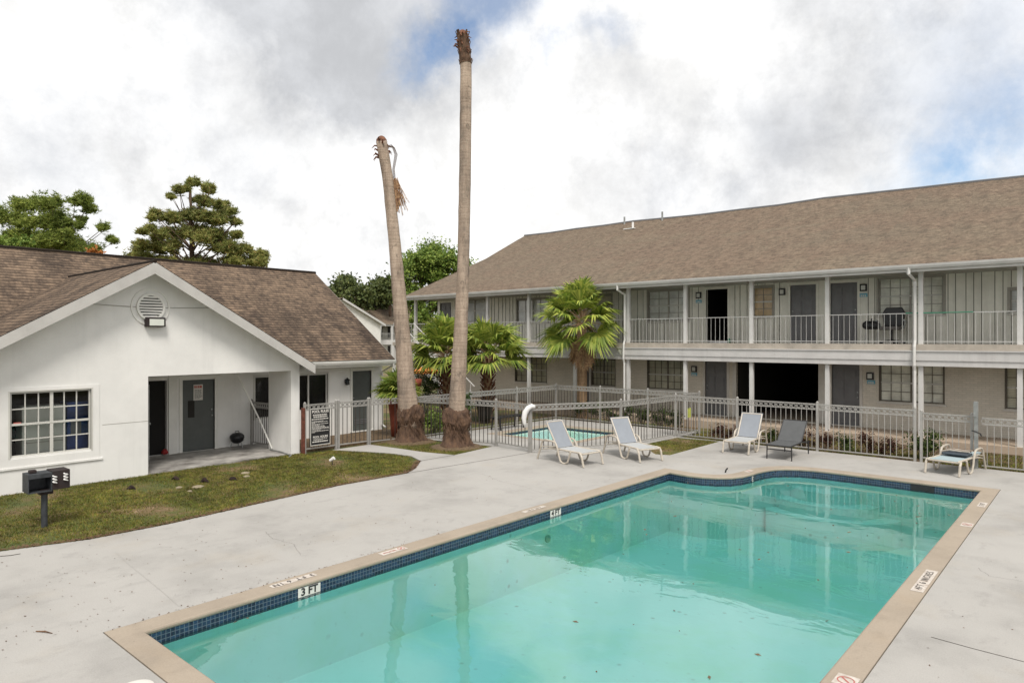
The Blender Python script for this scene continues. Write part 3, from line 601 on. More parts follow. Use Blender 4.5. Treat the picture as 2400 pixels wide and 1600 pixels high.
fence('fence_gate','wading pool gate with ring trim beside the white curved cover',[(-13.5,14.74),(-12.12,14.56)],cat='gate',posts_on=[1,0],zb=.12,pk_=M['picket'])
fence('metal_fence','fence passing behind the tall palm trunk to the wading pool gate',[(-16.35,14.15),(-14.95,14.5),(-13.5,14.74)],posts_on=[1,1,0],pk_=M['picket'])
fence('metal_fence','left side fence of the wading pool running away from the camera',[(-16.4,14.25),(-16.4,16.6),(-16.38,19.0),(-16.36,21.35)],posts_on=[0,1,1,1],pk_=M['picket'])
fence('metal_fence','rear fence of the wading pool below the fan palm',[(-16.36,21.35),(-14.3,21.37),(-12.3,21.39),(-10.35,21.4)],posts_on=[0,1,1,1],pk_=M['picket'])
fence('metal_fence','fence beside the clubhouse ending behind the leaning palm trunk',[(-16.62,12.55),(-16.55,13.3),(-16.45,14.2)],posts_on=[1,0,0],pk_=M['picket'])
pg=fence('fence_gate','closed fence gate carrying the black pool rules sign beside the clubhouse pier',[(-16.70,10.42),(-16.68,11.42)],cat='gate',zb=.10,pk_=M['picket'])
fence('fence_gate','second gate leaf with pickets next to the pool rules gate',[(-16.68,11.50),(-16.62,12.50)],cat='gate',zb=.10,pk_=M['picket'])
b=MB(); b.box((-16.74,10.33,-.03),(-16.66,10.41,1.24)); tag(b.build('rusty_post',M['rustred']),'rust red square post against the white pier','post')
fence('fence_gate','dim ring-trimmed gate across the passage behind the clubhouse pier',[(-19.12,10.16),(-18.02,10.22)],cat='gate',zt=1.27,zb=.09,sp=.11,pk_=M['picket'])
# pool rules sign
sg=thing('pool_rules_sign','black pool rules notice with white lettering on the fence gate','sign',(-16.63,10.88,.7))
b=MB(); b.box((-16.655,10.56,.17),(-16.645,11.20,1.20)); b.build('board',M['blk_sign'],sg)
b=MB()
for e in (((10.56,.17),(11.20,.19)),((10.56,1.18),(11.20,1.20)),((10.56,.19),(10.575,1.18)),((11.185,.19),(11.20,1.18))): b.box((-16.644,e[0][0],e[0][1]),(-16.638,e[1][0],e[1][1]))
b.build('border',M['frame_w'],sg)
text('lettering','POOL RULES',.105,(-16.641,10.88,1.11),(0,1,0),(0,0,1),M['paper'],sg,.001,.9,.004)
text('lettering','POOL HOURS',.085,(-16.641,10.88,.40),(0,1,0),(0,0,1),M['paper'],sg,.001,.9,.003)
b=MB(); rr=random.Random(5)
def words(b,X,y0,y1,z,h,axis='X'):
    y=y0
    while y<y1-.02:
        w=rr.uniform(.02,.07); e=min(y+w,y1); b.box((X,y,z),(X+.002,e,z+h)); y=e+.012
for z,h,a,c in ((1.00,.035,.08,.56),(.945,.035,.10,.54),(.885,.03,.04,.60),(.835,.014,.04,.42),(.81,.014,.04,.55),(.785,.014,.04,.15),(.755,.016,.04,.58),(.73,.014,.04,.30),(.70,.014,.04,.44),(.675,.014,.04,.48),(.645,.016,.04,.60),(.62,.014,.04,.60),(.59,.014,.04,.32),(.555,.018,.04,.58),(.53,.014,.04,.14),(.335,.014,.08,.54),(.31,.014,.10,.42),(.255,.035,.06,.56)): words(b,-16.642,10.56+a,10.56+c,z,h)
b.build('small_print',M['paper'],sg)
# ---------------- clubhouse ----------------
ch=thing('clubhouse','white stucco clubhouse with brown shingle roof and open porch','house',(-18,6.3,0))
XG=-16.8; XB=-19.2; YA=6.34; ZA=4.90; SG=.592
def zg(y): return ZA-SG*abs(y-YA)
mb=MB(); BW=(3.73,5.20,.72,2.05)
wall_holes(mb,'X',XG,-1,2.3,6.38,-.12,2.27,[BW],.18)
mb.face([(XG,6.38,-.12),(XG,6.38,2.27),(XB,6.38,2.27),(XB,6.38,-.12)]); mb.face([(XG,2.3,-.12),(XB,2.3,-.12),(XB,2.3,2.45),(XG,2.3,2.45)])
mb.prism([(2.3,2.27),(10.32,2.27),(10.32,zg(10.32)-.04),(YA,ZA-.06),(2.3,zg(2.3)-.04)],'X',XG-.22,XG)
mb.box((-17.98,10.06,-.12),(XG-.001,10.32,2.269)); mb.build('front_wall',M['white_wall'],ch)
mb=MB(); HL=[(6.95,7.77,.02,2.02),(8.18,9.08,.02,2.0),(10.30,11.03,.74,2.01),(11.45,12.82,.86,2.01),(13.79,14.57,.02,2.05)]
wall_holes(mb,'X',XB,-1,6.38,15.05,-.12,2.4,HL,.14)
mb.face([(XB,15.05,-.12),(-27.8,15.05,-.12),(-27.8,15.05,2.4),(-23.5,15.05,5.6),(XB,15.05,2.4)]); mb.face([(XB,15.05,-.12),(XB,15.05,2.4),(XB-.3,15.05,2.4),(XB-.3,15.05,-.12)])
m2=MB(); m2.face([(XB,2.3,-.12),(XB,-5,-.12),(XB,-5,2.4),(XB,2.3,2.4)]); m2.build('rear_wall',M['white_wall'],ch); mb.build('main_wall',M['white_wall'],ch)
mb=MB(); mb.box((XB,7.80,0),(XB+.05,8.02,2.25)); mb.box((XB,6.4,2.06),(XB+.03,9.3,2.12)); mb.build('wall_trim',M['white_trim'],ch)
mb=MB(); mb.box((XG-.22,6.38,2.275),(XB,10.05,2.32)); mb.build('porch_ceiling',M['white_trim'],ch)
mb=MB(); mb.box((XB,6.385,-.1),(XG-.02,10.30,.015)); mb.box((XB,10.3,-.1),(-16.9,10.42,.012)); mb.build('porch_floor',M['porch'],ch)
mb=MB(); mb.box((XB+.001,10.3,-.1),(-17.2,15.2,-.03)); mb.build('passage_paving',M['mulch'],ch)
# roofs
XE=-18.58; ZE=2.44; XR=-23.5; ZR=5.72
mb=MB(); mb.roofquad((XE,-6,ZE),(XE,15.12,ZE),(XR,15.12,ZR),(XR,-6,ZR)); mb.roofquad((-28.4,15.12,ZE),(-28.4,-6,ZE),(XR,-6,ZR),(XR,15.12,ZR)); mb.build('main_roof',M['roofA'],ch)
yl,yr=1.95,10.50; XF=-16.30; XBk=-22.3
mb=MB(); mb.roofquad((XBk,yr,zg(yr)),(XF,yr,zg(yr)),(XF,YA,ZA),(XBk,YA,ZA)); mb.roofquad((XF,yl,zg(yl)),(XBk,yl,zg(yl)),(XBk,YA,ZA),(XF,YA,ZA)); mb.build('gable_roof',M['roofA'],ch)
mb=MB(); mb.tube([(XR,-6,ZR+.01),(XR,15.14,ZR+.01)],.05,6); mb.tube([(XBk,YA,ZA+.0),(XF,YA,ZA+.0)],.045,6); mb.build('ridge_cap',M['roofA'],ch)
mb=MB()
th=.25
for (ya,yb) in ((YA,yr),(YA,yl)):
    za,zb=zg(ya),zg(yb); mb.prism([(ya,za-.015),(yb,zb-.015),(yb,zb-th),(ya,za-th-.03)],'X',XF,XF-.035)
mb.build('rake_board',M['rake'],ch)
mb=MB()
for (ya,yb) in ((YA,yr),(YA,yl)):
    za,zb=zg(ya)-.06,zg(yb)-.06; mb.face([(XF-.03,ya,za),(XF-.03,yb,zb),(XG,yb,zb),(XG,ya,za)])
mb.face([(XF-.03,yr,zg(yr)-.02),(XBk,yr,zg(yr)-.02),(XBk,yr,zg(yr)-.2),(XF-.03,yr,zg(yr)-.2)]); mb.face([(XG+.001,10.32,zg(yr)-.2),(XF-.03,10.32,zg(yr)-.2),(XF-.03,yr,zg(yr)-.2),(XG+.001,yr,zg(yr)-.2)]); mb.build('soffit',M['white_trim'],ch)
mb=MB(); mb.prism([(XE,ZE-.02),(XE,ZE-.2),(XR,ZR-.25),(-28.4,ZE-.2),(-28.4,ZE-.02),(XR,ZR-.02)],'Y',15.12,15.15); mb.build('rake_trim',M['rake'],ch)
mb=MB(); mb.face([(XE,10.3,ZE-.16),(XB,10.3,ZE-.16),(XB,15.1,ZE-.16),(XE,15.1,ZE-.16)]); mb.box((XE-.02,10.5,ZE-.22),(XE,15.1,ZE-.03)); mb.build('eave_soffit',M['white_trim'],ch)
def gutter(par,a,b,out,m):
    a=Vector(a);b=Vector(b);o=Vector(out); Z=Vector((0,0,1)); pr=[(0,0),(.0,-.11),(.03,-.125),(.085,-.125),(.115,-.06),(.125,0),(.115,.0),(.08,-.09),(.015,-.09),(.01,0)]
    mb=MB(); n=len(pr)
    for p in (a,b): mb.v+=[tuple(p+o*u+Z*v) for u,v in pr]
    for i in range(n): j=(i+1)%n; mb.f.append((i,j,n+j,n+i))
    mb.f.append(tuple(range(n))); mb.f.append(tuple(range(2*n-1,n-1,-1))); return mb.build('gutter',m,par)
gutter(ch,(XE,10.45,ZE-.02),(XE,15.2,ZE-.02),(1,0,0),M['white_trim'])
mb=MB(); mb.tube([(XE+.06,15.0,ZE-.12),(XE+.06,15.0,ZE-.2),(XB+.06,15.0,ZE-.45),(XB+.06,15.0,.15),(XB+.25,15.0,.06)],.035,8); mb.build('downspout',M['white_trim'],ch)
# big front window
fo=window(ch,'X',XG,-1,3.73,5.20,.72,2.05,cols=2,nx=3,nz=2,fm='frame_w',bm=None,trim=.03,mw=.022,midw=.06,sill=False,depth=.18)
for c in list(fo.children):
    if c.name.startswith('dark_backing'): D.objects.remove(c)
mb=MB(); P=PM('X',XG,-1); bP(mb,P,3.56,5.36,-.012,.0,.52,.69); bP(mb,P,3.56,3.70,-.012,0,.69,2.14); bP(mb,P,5.23,5.36,-.012,0,.69,2.14); bP(mb,P,3.70,5.23,-.012,0,2.08,2.14); bP(mb,P,3.50,5.42,-.03,0,.48,.52); mb.build('window_surround',M['white_wall'],ch)
mb=MB(); mb.box((XG,5.42,1.232),(XG+.003,6.375,1.242)); mb.build('wall_joint',M['frame_t'],ch)
mb=MB() # room behind the big window
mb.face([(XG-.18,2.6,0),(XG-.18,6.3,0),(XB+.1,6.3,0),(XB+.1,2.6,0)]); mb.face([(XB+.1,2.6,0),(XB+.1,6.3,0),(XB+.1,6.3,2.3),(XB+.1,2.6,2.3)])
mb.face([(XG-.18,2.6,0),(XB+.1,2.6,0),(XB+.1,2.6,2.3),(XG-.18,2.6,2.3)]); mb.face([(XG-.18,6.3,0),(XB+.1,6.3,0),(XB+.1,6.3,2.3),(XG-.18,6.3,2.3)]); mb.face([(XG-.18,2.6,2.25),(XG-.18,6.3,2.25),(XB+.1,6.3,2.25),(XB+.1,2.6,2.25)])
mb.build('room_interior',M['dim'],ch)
ap=thing('appliance_cabinet','wide pale grey cabinet seen through the big clubhouse window','cabinet',(-17.35,4.4,0)); mb=MB(); mb.box((-17.6,4.0,.05),(-17.08,4.80,1.72)); mb.build('body',M['appl'],ap,bev=.02)
mb=MB(); 
for z in (.5,.95,1.35): mb.box((-17.078,4.06,z),(-17.068,4.76,z+.012))
mb.build('door_seam',M['frame_t'],ap)
ap=thing('vending_machine','deep blue drinks machine at the right edge of the clubhouse window','vending machine',(-17.35,5.1,0)); mb=MB(); mb.box((-17.6,4.83,.05),(-17.12,5.32,1.76)); mb.build('body',M['blueobj'],ap,bev=.02)
mb=MB(); mb.box((-17.118,4.90,1.05),(-17.110,5.10,1.35)); mb.build('front_panel',M['door'],ap)
ns=MB(); ns.box((XG-.052,3.80,1.385),(XG-.048,3.93,1.43)); tag(ns.build('window_sticker',M['red']),'small pink red sticker low in the big window','sticker')
# doors and windows of the main wall
door(ch,'X',XB,-1,8.18,9.08,.02,2.0,'door2',True,False,'white_trim'); 
mb=MB(); mb.box((XB-.049,8.35,.95),(XB-.042,8.53,1.42)); mb.build('door_plate',M['dim'],ch)
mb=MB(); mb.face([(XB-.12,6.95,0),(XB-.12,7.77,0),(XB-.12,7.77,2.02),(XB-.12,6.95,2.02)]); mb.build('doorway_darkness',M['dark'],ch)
dl=MB(); dl.box((XB+.02,6.93,.03),(XB+.88,6.97,1.99)); dl=dl.build('open_door',M['door'],ch); hb=MB(); hb.box((XB+.83,6.97,.05),(XB+.885,6.985,1.98)); hb.build('door_edge',M['steel'],dl); hb=MB(); hb.tube([(XB+.80,6.96,.98),(XB+.80,7.04,.98)],[.022,.03],8); hb.build('handle',M['steel'],dl)
rb=MB(); rb.lathe((XB+.06,7.69,.0),[(.001,.03),(.07,.04),(.09,.09),(.06,.15),(.03,.18),(.001,.18)],7); tag(rb.build('red_bag',M['redbag']),'small crumpled red bag in the dark clubhouse doorway','bag')
window(ch,'X',XB,-1,10.30,11.03,.74,2.01,1,1,1,'frame_w',None,.05,sash=False,sill=False)
window(ch,'X',XB,-1,11.45,12.82,.86,2.01,2,1,1,'frame_w',None,.05,sash=False,sill=False,midw=.05)
door(ch,'X',XB,-1,13.79,14.57,.02,2.05,'door2',False,False,'white_trim')
mb=MB(); 
for k in range(3): mb.box((XB-.048,13.9,.25+.06*k),(XB-.04,14.46,.28+.06*k))
mb.build('kick_grille',M['door'],ch)
# wall sconce near the right door
sc_=MB(); sc_.lathe((XB+.10,13.52,1.60),[(.03,0),(.075,.02),(.06,.14),(.11,.15),(.02,.24),(.001,.25)],8); sc_.box((XB,13.48,1.66),(XB+.08,13.56,1.72)); tag(sc_.build('wall_sconce',M['black']),'black wall lantern beside the right clubhouse door','lamp')
# gable vent, floodlight, cable
gv=MB(); cy,cz=6.43,3.88
K=40
for ri,ro,x0,x1 in ((.395,.43,XG,XG+.025),(.265,.315,XG,XG+.055)):
    if ri<.2: gv.build('vent_ring',M['white_trim'],ch); gv=MB()
    for i in range(K):
        a=2*math.pi*i/K;b=2*math.pi*(i+1)/K; f=lambda r,t,x:(x,cy+r*math.cos(t),cz+r*math.sin(t))
        gv.face([f(ri,a,x1),f(ro,a,x1),f(ro,b,x1),f(ri,b,x1)]); gv.face([f(ro,a,x0),f(ro,b,x0),f(ro,b,x1),f(ro,a,x1)]); gv.face([f(ri,a,x0),f(ri,b,x0),f(ri,b,x1),f(ri,a,x1)])
gvo=gv.build('gable_vent',M['white_trim'],ch)
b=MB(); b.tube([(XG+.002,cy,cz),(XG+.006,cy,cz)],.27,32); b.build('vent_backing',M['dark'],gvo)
b=MB()
for k in range(8):
    z=cz-.225+.064*k; h=math.sqrt(max(0,.266**2-(z-cz)**2)); b.box((XG+.022,cy-h,z-.012),(XG+.040,cy+h,z+.026))
b.build('louvre',M['white_trim'],gvo)
fl=thing('floodlight','brown box floodlight mounted under the round gable vent','floodlight',(XG,cy+.07,3.5))
b=MB(); b.box((XG+.0,cy-.14,3.42),(XG+.16,cy+.28,3.64)); b.build('housing',M['rust'],fl,bev=.01); b=MB(); b.face([(XG+.163,cy-.08,3.45),(XG+.163,cy+.24,3.45),(XG+.163,cy+.24,3.60),(XG+.163,cy-.08,3.60)]); b.build('lens',M['appl'],fl)
b=MB(); pts=[(XG+.012,4.95+(.30*i),3.92-.05*math.sin(math.pi*i/10)-.0) for i in range(11)]; b.tube(pts,.007,5); tag(b.build('cable',M['frame_t']),'thin sagging cable across the white gable behind the round vent','cable')
# notice on the grey door
nt_=thing('door_notice','white notice with red heading taped to the grey clubhouse door','notice',(XB-.035,8.62,1.6)); b=MB(); b.box((XB-.040,8.50,1.42),(XB-.034,8.76,1.86)); b.build('sheet',M['paper'],nt_)
b=MB(); words(b,XB-.033,8.52,8.75,1.76,.07); b.build('red_heading',M['red'],nt_); b=MB()
for k in range(8): words(b,XB-.033,8.53,8.74-.04*(k%3==1),1.70-.033*k,.012)
b.build('lettering',M['text'],nt_)
# kettle grill in the porch
kg=thing('kettle_grill','small black kettle grill on short legs at the back of the porch','grill',(-18.95,9.62,.02))
b=MB(); b.lathe((-18.95,9.62,.0),[(.001,.12),(.10,.14),(.17,.20),(.20,.29)],18); b.build('bowl',M['black'],kg,smooth=True)
b=MB(); b.lathe((-18.95,9.62,.0),[(.205,.295),(.19,.36),(.12,.42),(.001,.44)],18); b.build('lid',M['black'],kg,smooth=True); b=MB(); b.tube([(-18.95,9.56,.43),(-18.95,9.57,.48),(-18.95,9.67,.48),(-18.95,9.68,.43)],.01,6); b.build('handle',M['black'],kg)
for k in range(3): a=k*2.1+.4; b=MB(); b.tube([(-18.95+.12*math.cos(a),9.62+.12*math.sin(a),.22),(-18.95+.2*math.cos(a),9.62+.2*math.sin(a),.015)],.012,6); b.build('leg',M['steel'],kg)
# leaning pole and its cord
b=MB(); b.tube([(-18.4,9.30,2.26),(-18.0,9.78,.9),(-17.75,10.03,.06)],[.022,.022,.022],8); tag(b.build('leaning_pole',M['white_trim']),'thin white pole leaning from the porch ceiling to the floor','pole')
b=MB(); b.tube([(-17.7,9.95,.04),(-17.2,9.98,.03),(-16.85,9.92,.03),(-16.6,9.95,-.0),(-16.45,9.8,.0)],.02,7); tag(b.build('downspout_elbow',M['steel']),'grey flexible drain hose lying at the foot of the pier','hose')
# spotlight in the lawn
sp=thing('garden_spotlight','small white spotlight standing in the lawn near the fence gate','spotlight',(-14.7,9.95,-.02)); b=MB(); b.tube([(-14.7,9.95,-.03),(-14.7,9.95,.09)],.012,6); b.build('stake',M['black'],sp); b=MB(); b.tube([(-14.75,9.92,.08),(-14.66,9.98,.15)],[.035,.05],10); b.build('head',M['plastic_w'],sp)
# park grill
pgx=thing('park_grill','rusted park barbecue grill on an iron post in the lawn','park grill',(-13.48,3.47,-.02))
b=MB(); b.tube([(-13.48,3.47,-.1),(-13.48,3.47,.56)],.048,14); b.build('post',M['ironpost'],pgx)
b=MB(); b.box((-13.56,3.39,.54),(-13.40,3.58,.62)); b.build('collar',M['rust'],pgx)
X=-13.48; b=MB(); y0,y1=3.20,3.54
b.box((X-.17,y0,.60),(X+.17,y1,.612)); b.box((X-.17,y0,.612),(X-.158,y1,.90)); b.box((X-.158,y0,.612),(X+.17,y0+.012,.90)); b.box((X-.158,y1-.012,.612),(X+.17,y1,.90)); b.box((X-.17,y0,.90),(X+.17,y1,.912)); b.box((X+.158,y0+.012,.84),(X+.17,y1-.012,.90)); b.build('firebox',M['ironpost'],pgx)
b=MB(); b.box((X-.05,y0+.05,.9125),(X+.06,y0+.15,.965)); b.build('vent_knob',M['rust'],pgx,bev=.01)
b=MB(); b.box((X-.165,y1+.001,.615),(X+.165,y1+.262,.93)); b.build('side_box',M['rust'],pgx,bev=.006)
for yy,zz in ((y1+.03,.79),(y1+.19,.81)):
    b=MB(); pts=[(X+.195+.012*math.sin(t*6.283),yy+.028*math.cos(t*6.283),zz-.06+.13*t/2.6) for t in [i/12 for i in range(32)]]; b.tube(pts,.010,6); b.build('coil_handle',M['plastic_w'],pgx)
# bits in the lawn
for k,(x,y,lb) in enumerate(((479,1128,'dark dug clod in the middle of the lawn'),(545,1123,'small brown clod right of the larger clod in the lawn'),(307,1143,'dark clod nearest the clubhouse corner'),(410,1122,'flat dark clod below the porch edge'))):
    p=gp(x,y); b=MB(); b.tube([(p.x-.08,p.y-.05,-.02),(p.x-.03,p.y-.02,.01),(p.x+.02,p.y,.02+.04*(k==0)),(p.x+.07,p.y+.02,.015),(p.x+.11,p.y+.05,-.01)],[.012,.04,.045,.035,.012],7,jit=.45); tag(b.build('soil_clod',M['clod']),lb,'clod','clods in the lawn')
for k,(x,y,w,lb) in enumerate(((575,1107,.22,'pale flat stone farthest right in the lawn'),(578,1115,.16,'smaller pale stone just below the farthest right stone'),(465,1139,.26,'long pale stone in the middle of the lawn'),(420,1141,.14,'small pale stone left of the long stone'),(445,1150,.10,'tiny pale stone below the long stone'))):
    p=gp(x,y); b=MB(); b.lathe((p.x,p.y,-.03),[(w*.5,0),(w*.46,.03),(w*.3,.042),(.001,.045)],9); tag(b.build('flat_stone',M['stone']),lb,'stone','flat stones in the lawn')
# ---------------- apartment building ----------------
ab=thing('apartment_building','long two storey apartment building with tan shingle roof and balcony','apartment building',(-12,25,0))
YW=25.0; YP=23.3; Z0=.21; ZF2=2.98; XL=-27.15; XRt=4.0; YE=22.82; ZEV=5.30
UW=[('w',-25.25,-23.6,4.0,5.13,2,1,1,'blind_g'),('w',-21.52,-19.63,3.92,5.0,2,2,1,'blind_g'),('w',-17.56,-16.15,3.89,5.02,2,1,1,'blind_d'),('w',-14.35,-12.55,3.86,5.1,2,2,2,'blind_g'),('w',-9.95,-9.22,3.96,5.04,1,2,2,'blind_t'),('w',-5.73,-3.90,3.93,5.12,2,3,2,'blind'),('w',-2.20,-1.45,3.92,4.6,1,1,1,'blind_g'),('w',.2,1.9,3.92,5.1,2,3,2,'blind')]
UD=[(-26.95,-26.08,'door'),(-11.80,-10.93,None),(-8.59,-7.71,'door'),(-7.23,-6.38,'door')]
LW=[(-21.63,-19.71,1.08,2.25,2,3,2,'blind_d'),(-17.17,-15.96,1.10,2.25,2,3,2,'blind_d'),(-14.38,-12.60,1.09,2.27,2,3,2,'blind_d'),(-5.70,-3.88,1.09,2.32,2,3,2,'blind'),(-2.31,-.9,1.06,2.32,2,3,2,'blind_d'),(.6,2.2,1.06,2.32,2,3,2,'blind_d')]
LD=[(-18.05,-17.30),(-11.84,-10.96),(-7.19,-6.31)]
ZU=ZF2+.02; mb=MB()
wall_holes(mb,'Y',YW,1,XL,XRt,2.5,5.6,[(a[1],a[2],a[3],a[4]) for a in UW]+[(a,b,ZU,ZU+2.05) for a,b,_ in UD],.14)
mb.face([(XL,YW,2.5),(XL,39.7,2.5),(XL,39.7,5.9),(XL,32.37,9.3),(XL,YW,5.9)]); mb.build('upper_wall',M['siding'],ab)
# battens
mb=MB(); gv_=MB(); x=XL+.12
while x<XRt-.1:
    segs=[(ZF2,5.35)]
    for a in [(q[1]-.09,q[2]+.09,q[3]-.09,q[4]+.08) for q in UW]+[(q[0]-.13,q[1]+.13,ZF2-.1,ZU+2.16) for q in UD]:
        if a[0]<x<a[1]:
            ns_=[]
            for e,f in segs:
                if a[2]>e: ns_.append((e,min(f,a[2])))
                if a[3]<f: ns_.append((max(e,a[3]),f))
            segs=ns_
    for e,f in segs:
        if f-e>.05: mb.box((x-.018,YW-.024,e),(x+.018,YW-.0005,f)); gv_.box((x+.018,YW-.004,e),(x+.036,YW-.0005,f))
    x+=random.choice((.20,.20,.27,.33))
mb.build('batten',M['siding'],ab); gv_.build('groove_shade_strips',M['groove_shade'],ab)
mb=MB(); wall_holes(mb,'Y',YW,1,XL,XRt,-.1,2.5,[(a[0],a[1],a[2],a[3]) for a in LW]+[(a,b,Z0,Z0+2.05) for a,b in LD]+[(-10.60,-7.62,Z0,2.4)],.14); mb.face([(XL,YW,-.1),(XL,39.7,-.1),(XL,39.7,2.5),(XL,YW,2.5)]); mb.build('lower_wall',M['brick'],ab)
for a in UW: window(ab,'Y',YW,1,a[1],a[2],a[3],a[4],a[5],a[6],a[7],'frame_t',a[8],.07)
for a in LW: window(ab,'Y',YW,1,a[0],a[1],a[2],a[3],a[4],a[5],a[6],'muntin',a[7],.02)
for a,b,m in UD:
    if m: door(ab,'Y',YW,1,a,b,ZU,ZU+2.05,m,a>-7.5,True,'siding')
    else:
        q=MB(); q.box((a-.09,YW-.022,ZU),(a,YW+.05,ZU+2.14)); q.box((b,YW-.022,ZU),(b+.09,YW+.05,ZU+2.14)); q.box((a,YW-.022,ZU+2.05),(b,YW+.05,ZU+2.14)); q.box((a-.05,YW-.1,ZU-.03),(b+.05,YW+.05,ZU-.001)); q.build('door_frame',M['siding'],ab)
        q=MB(); q.face([(a-.3,YW+.14,ZU),(a-.3,YW+2.5,ZU),(a-.3,YW+2.5,5.1),(a-.3,YW+.14,5.1)]); q.face([(b+.6,YW+.14,ZU),(b+.6,YW+2.5,ZU),(b+.6,YW+2.5,5.1),(b+.6,YW+.14,5.1)]); q.face([(a-.3,YW+2.5,ZU),(b+.6,YW+2.5,ZU),(b+.6,YW+2.5,5.1),(a-.3,YW+2.5,5.1)]); q.face([(a-.3,YW+.14,ZU-.02),(b+.6,YW+.14,ZU-.02),(b+.6,YW+2.5,ZU-.02),(a-.3,YW+2.5,ZU-.02)]); q.face([(a-.3,YW+.14,5.1),(b+.6,YW+.14,5.1),(b+.6,YW+2.5,5.1),(a-.3,YW+2.5,5.1)]); q.build('room_interior',M['dark'],ab)
        q=MB(); q.box((b-.04,YW+.15,ZU),(b,YW+.95,ZU+2.03)); q=q.build('open_door',M['door'],ab); h=MB(); h.tube([(b-.05,YW+.85,ZU+.95),(b-.10,YW+.85,ZU+.95)],.03,8); h.build('handle',M['steel'],q)
for a,b in LD: door(ab,'Y',YW,1,a,b,Z0,Z0+2.05,'door',a>-8,True,'cream_trim')
# breezeway through the ground floor
q=MB(); q.face([(-10.6,YW+.14,Z0-.01),(-7.62,YW+.14,Z0-.01),(-7.62,39,Z0-.01),(-10.6,39,Z0-.01)]); q.build('breezeway_floor',M['walk'],ab)
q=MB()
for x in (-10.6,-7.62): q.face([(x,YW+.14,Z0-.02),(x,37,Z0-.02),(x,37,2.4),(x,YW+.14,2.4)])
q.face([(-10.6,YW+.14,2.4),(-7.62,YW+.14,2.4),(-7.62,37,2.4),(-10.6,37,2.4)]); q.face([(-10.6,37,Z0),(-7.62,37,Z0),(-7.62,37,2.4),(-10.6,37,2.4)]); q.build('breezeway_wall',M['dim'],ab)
q=MB(); q.box((-10.72,YW-.05,Z0),(-10.58,YW+.0,2.45)); q.build('breezeway_trim',M['cream_trim'],ab); q=MB(); q.box((-7.62,YW-.05,Z0),(-7.34,YW+.0,2.45)); q.build('breezeway_trim',M['cream_trim'],ab)
# walkway, balcony
q=MB(); q.box((XL-.6,23.12,-.12),(XRt,YW-.001,Z0-.035)); q.build('walkway',M['walk'],ab)
q=MB(); q.box((-27.5,23.16,2.79),(XRt,YW-.001,ZF2)); q.build('balcony_slab',M['slab'],ab)
q=MB(); q.box((-27.5,23.13,2.50),(XRt,23.30,2.79)); q.box((-27.5,23.155,2.335),(XRt,23.30,2.497)); q.box((-27.5,23.10,2.765),(XRt,23.13,2.80)); q.build('balcony_beam',M['beam'],ab)
q=MB(); q.box((XL,23.30,2.52),(XRt,YW-.002,2.56)); q.build('balcony_ceiling',M['soffit'],ab)
PX=[-26.97,-21.87,-19.36,-16.84,-14.26,-11.81,-9.32,-6.83,-4.20,-1.83,.68,3.2]
for k,x in enumerate(PX):
    q=MB(); q.box((x-.062,YP-.062,ZF2),(x+.062,YP+.062,5.16)); q.box((x-.09,YP-.09,5.13),(x+.09,YP+.09,5.165)); q.build('upper_post',M['post'],ab)
    q=MB(); q.box((x-.062,YP-.062,Z0-.036),(x+.062,YP+.062,2.335)); q.build('lower_post',M['post'],ab)
RX=[-27.5]+PX
for a,b in zip(RX,RX[1:]):
    q=MB(); q.bar((a+.06,YP,ZF2+.92),(b-.06,YP,ZF2+.92),.03,.022); q.bar((a+.06,YP,ZF2+.08),(b-.06,YP,ZF2+.08),.022,.018); n=round((b-a)/.165)
    for i in range(1,n): x=a+(b-a)*i/n; q.bar((x,YP,ZF2+.0),(x,YP,ZF2+.91),.0095)
    q.build('railing',M['rail'],ab)
# upper soffit, fascia, gutter, roof
q=MB(); q.box((XL-.1,YE,5.165),(XRt,YW+.02,5.19)); q.build('soffit',M['soffit'],ab)
q=MB(); q.box((XL-.1,YE-.02,5.10),(XRt,YE,5.29)); q.build('fascia',M['fascia'],ab)
gutter(ab,(XL-.12,YE-.021,5.31),(XRt,YE-.021,5.31),(0,-1,0),M['fascia'])
XLR=XL-.12; prof=[(YE-.04,5.32),(28.9,7.79),(32.37,9.53)]; q=MB()
wav=lambda x:.035*math.sin(x*.55)+.02*math.sin(x*1.3+1)-.008*(x+27)
xs=[XLR+(XRt-XLR)*i/16 for i in range(17)]
for xa,xb in zip(xs,xs[1:]):
    for k in range(2):
        (ya,za),(yb,zb)=prof[k],prof[k+1]; w0=0 if k==0 else 0; fa=(lambda x:wav(x)) 
        z1a,z1b=(zb+(fa(xa) if k==1 else 0)),(zb+(fa(xb) if k==1 else 0)); q.roofquad((xa,ya,za),(xb,ya,za),(xb,yb,z1b),(xa,yb,z1a))
    q.roofquad((xb,41.9,5.32),(xa,41.9,5.32),(xa,32.37,9.53+wav(xa)),(xb,32.37,9.53+wav(xb)))
q.build('roof',M['roofB'],ab)
q=MB(); q.tube([(x,32.37,9.54+wav(x)) for x in xs],.06,6); q.build('ridge_cap',M['door'],ab)
q=MB(); q.prism([(YE-.04,5.30),(28.9,7.77),(32.37,9.51),(41.9,5.30),(41.9,5.1),(32.37,9.3),(28.9,7.55),(YE-.04,5.12)],'X',XLR+.01,XLR+.05); q.build('rake_board',M['fascia'],ab)
for x in (-14.32,-4.32):
    q=MB(); q.tube([(x-.10,YE-.09,5.22),(x-.10,YE-.09,5.05),(x-.02,23.15,4.88),(x-.02,23.15,4.7),(x-.02,23.15,3.1),(x-.02,23.07,2.9),(x-.02,23.05,2.35),(x-.02,23.12,2.2),(x-.02,23.12,.2)],.05,4); q.build('downspout',M['post'],ab)
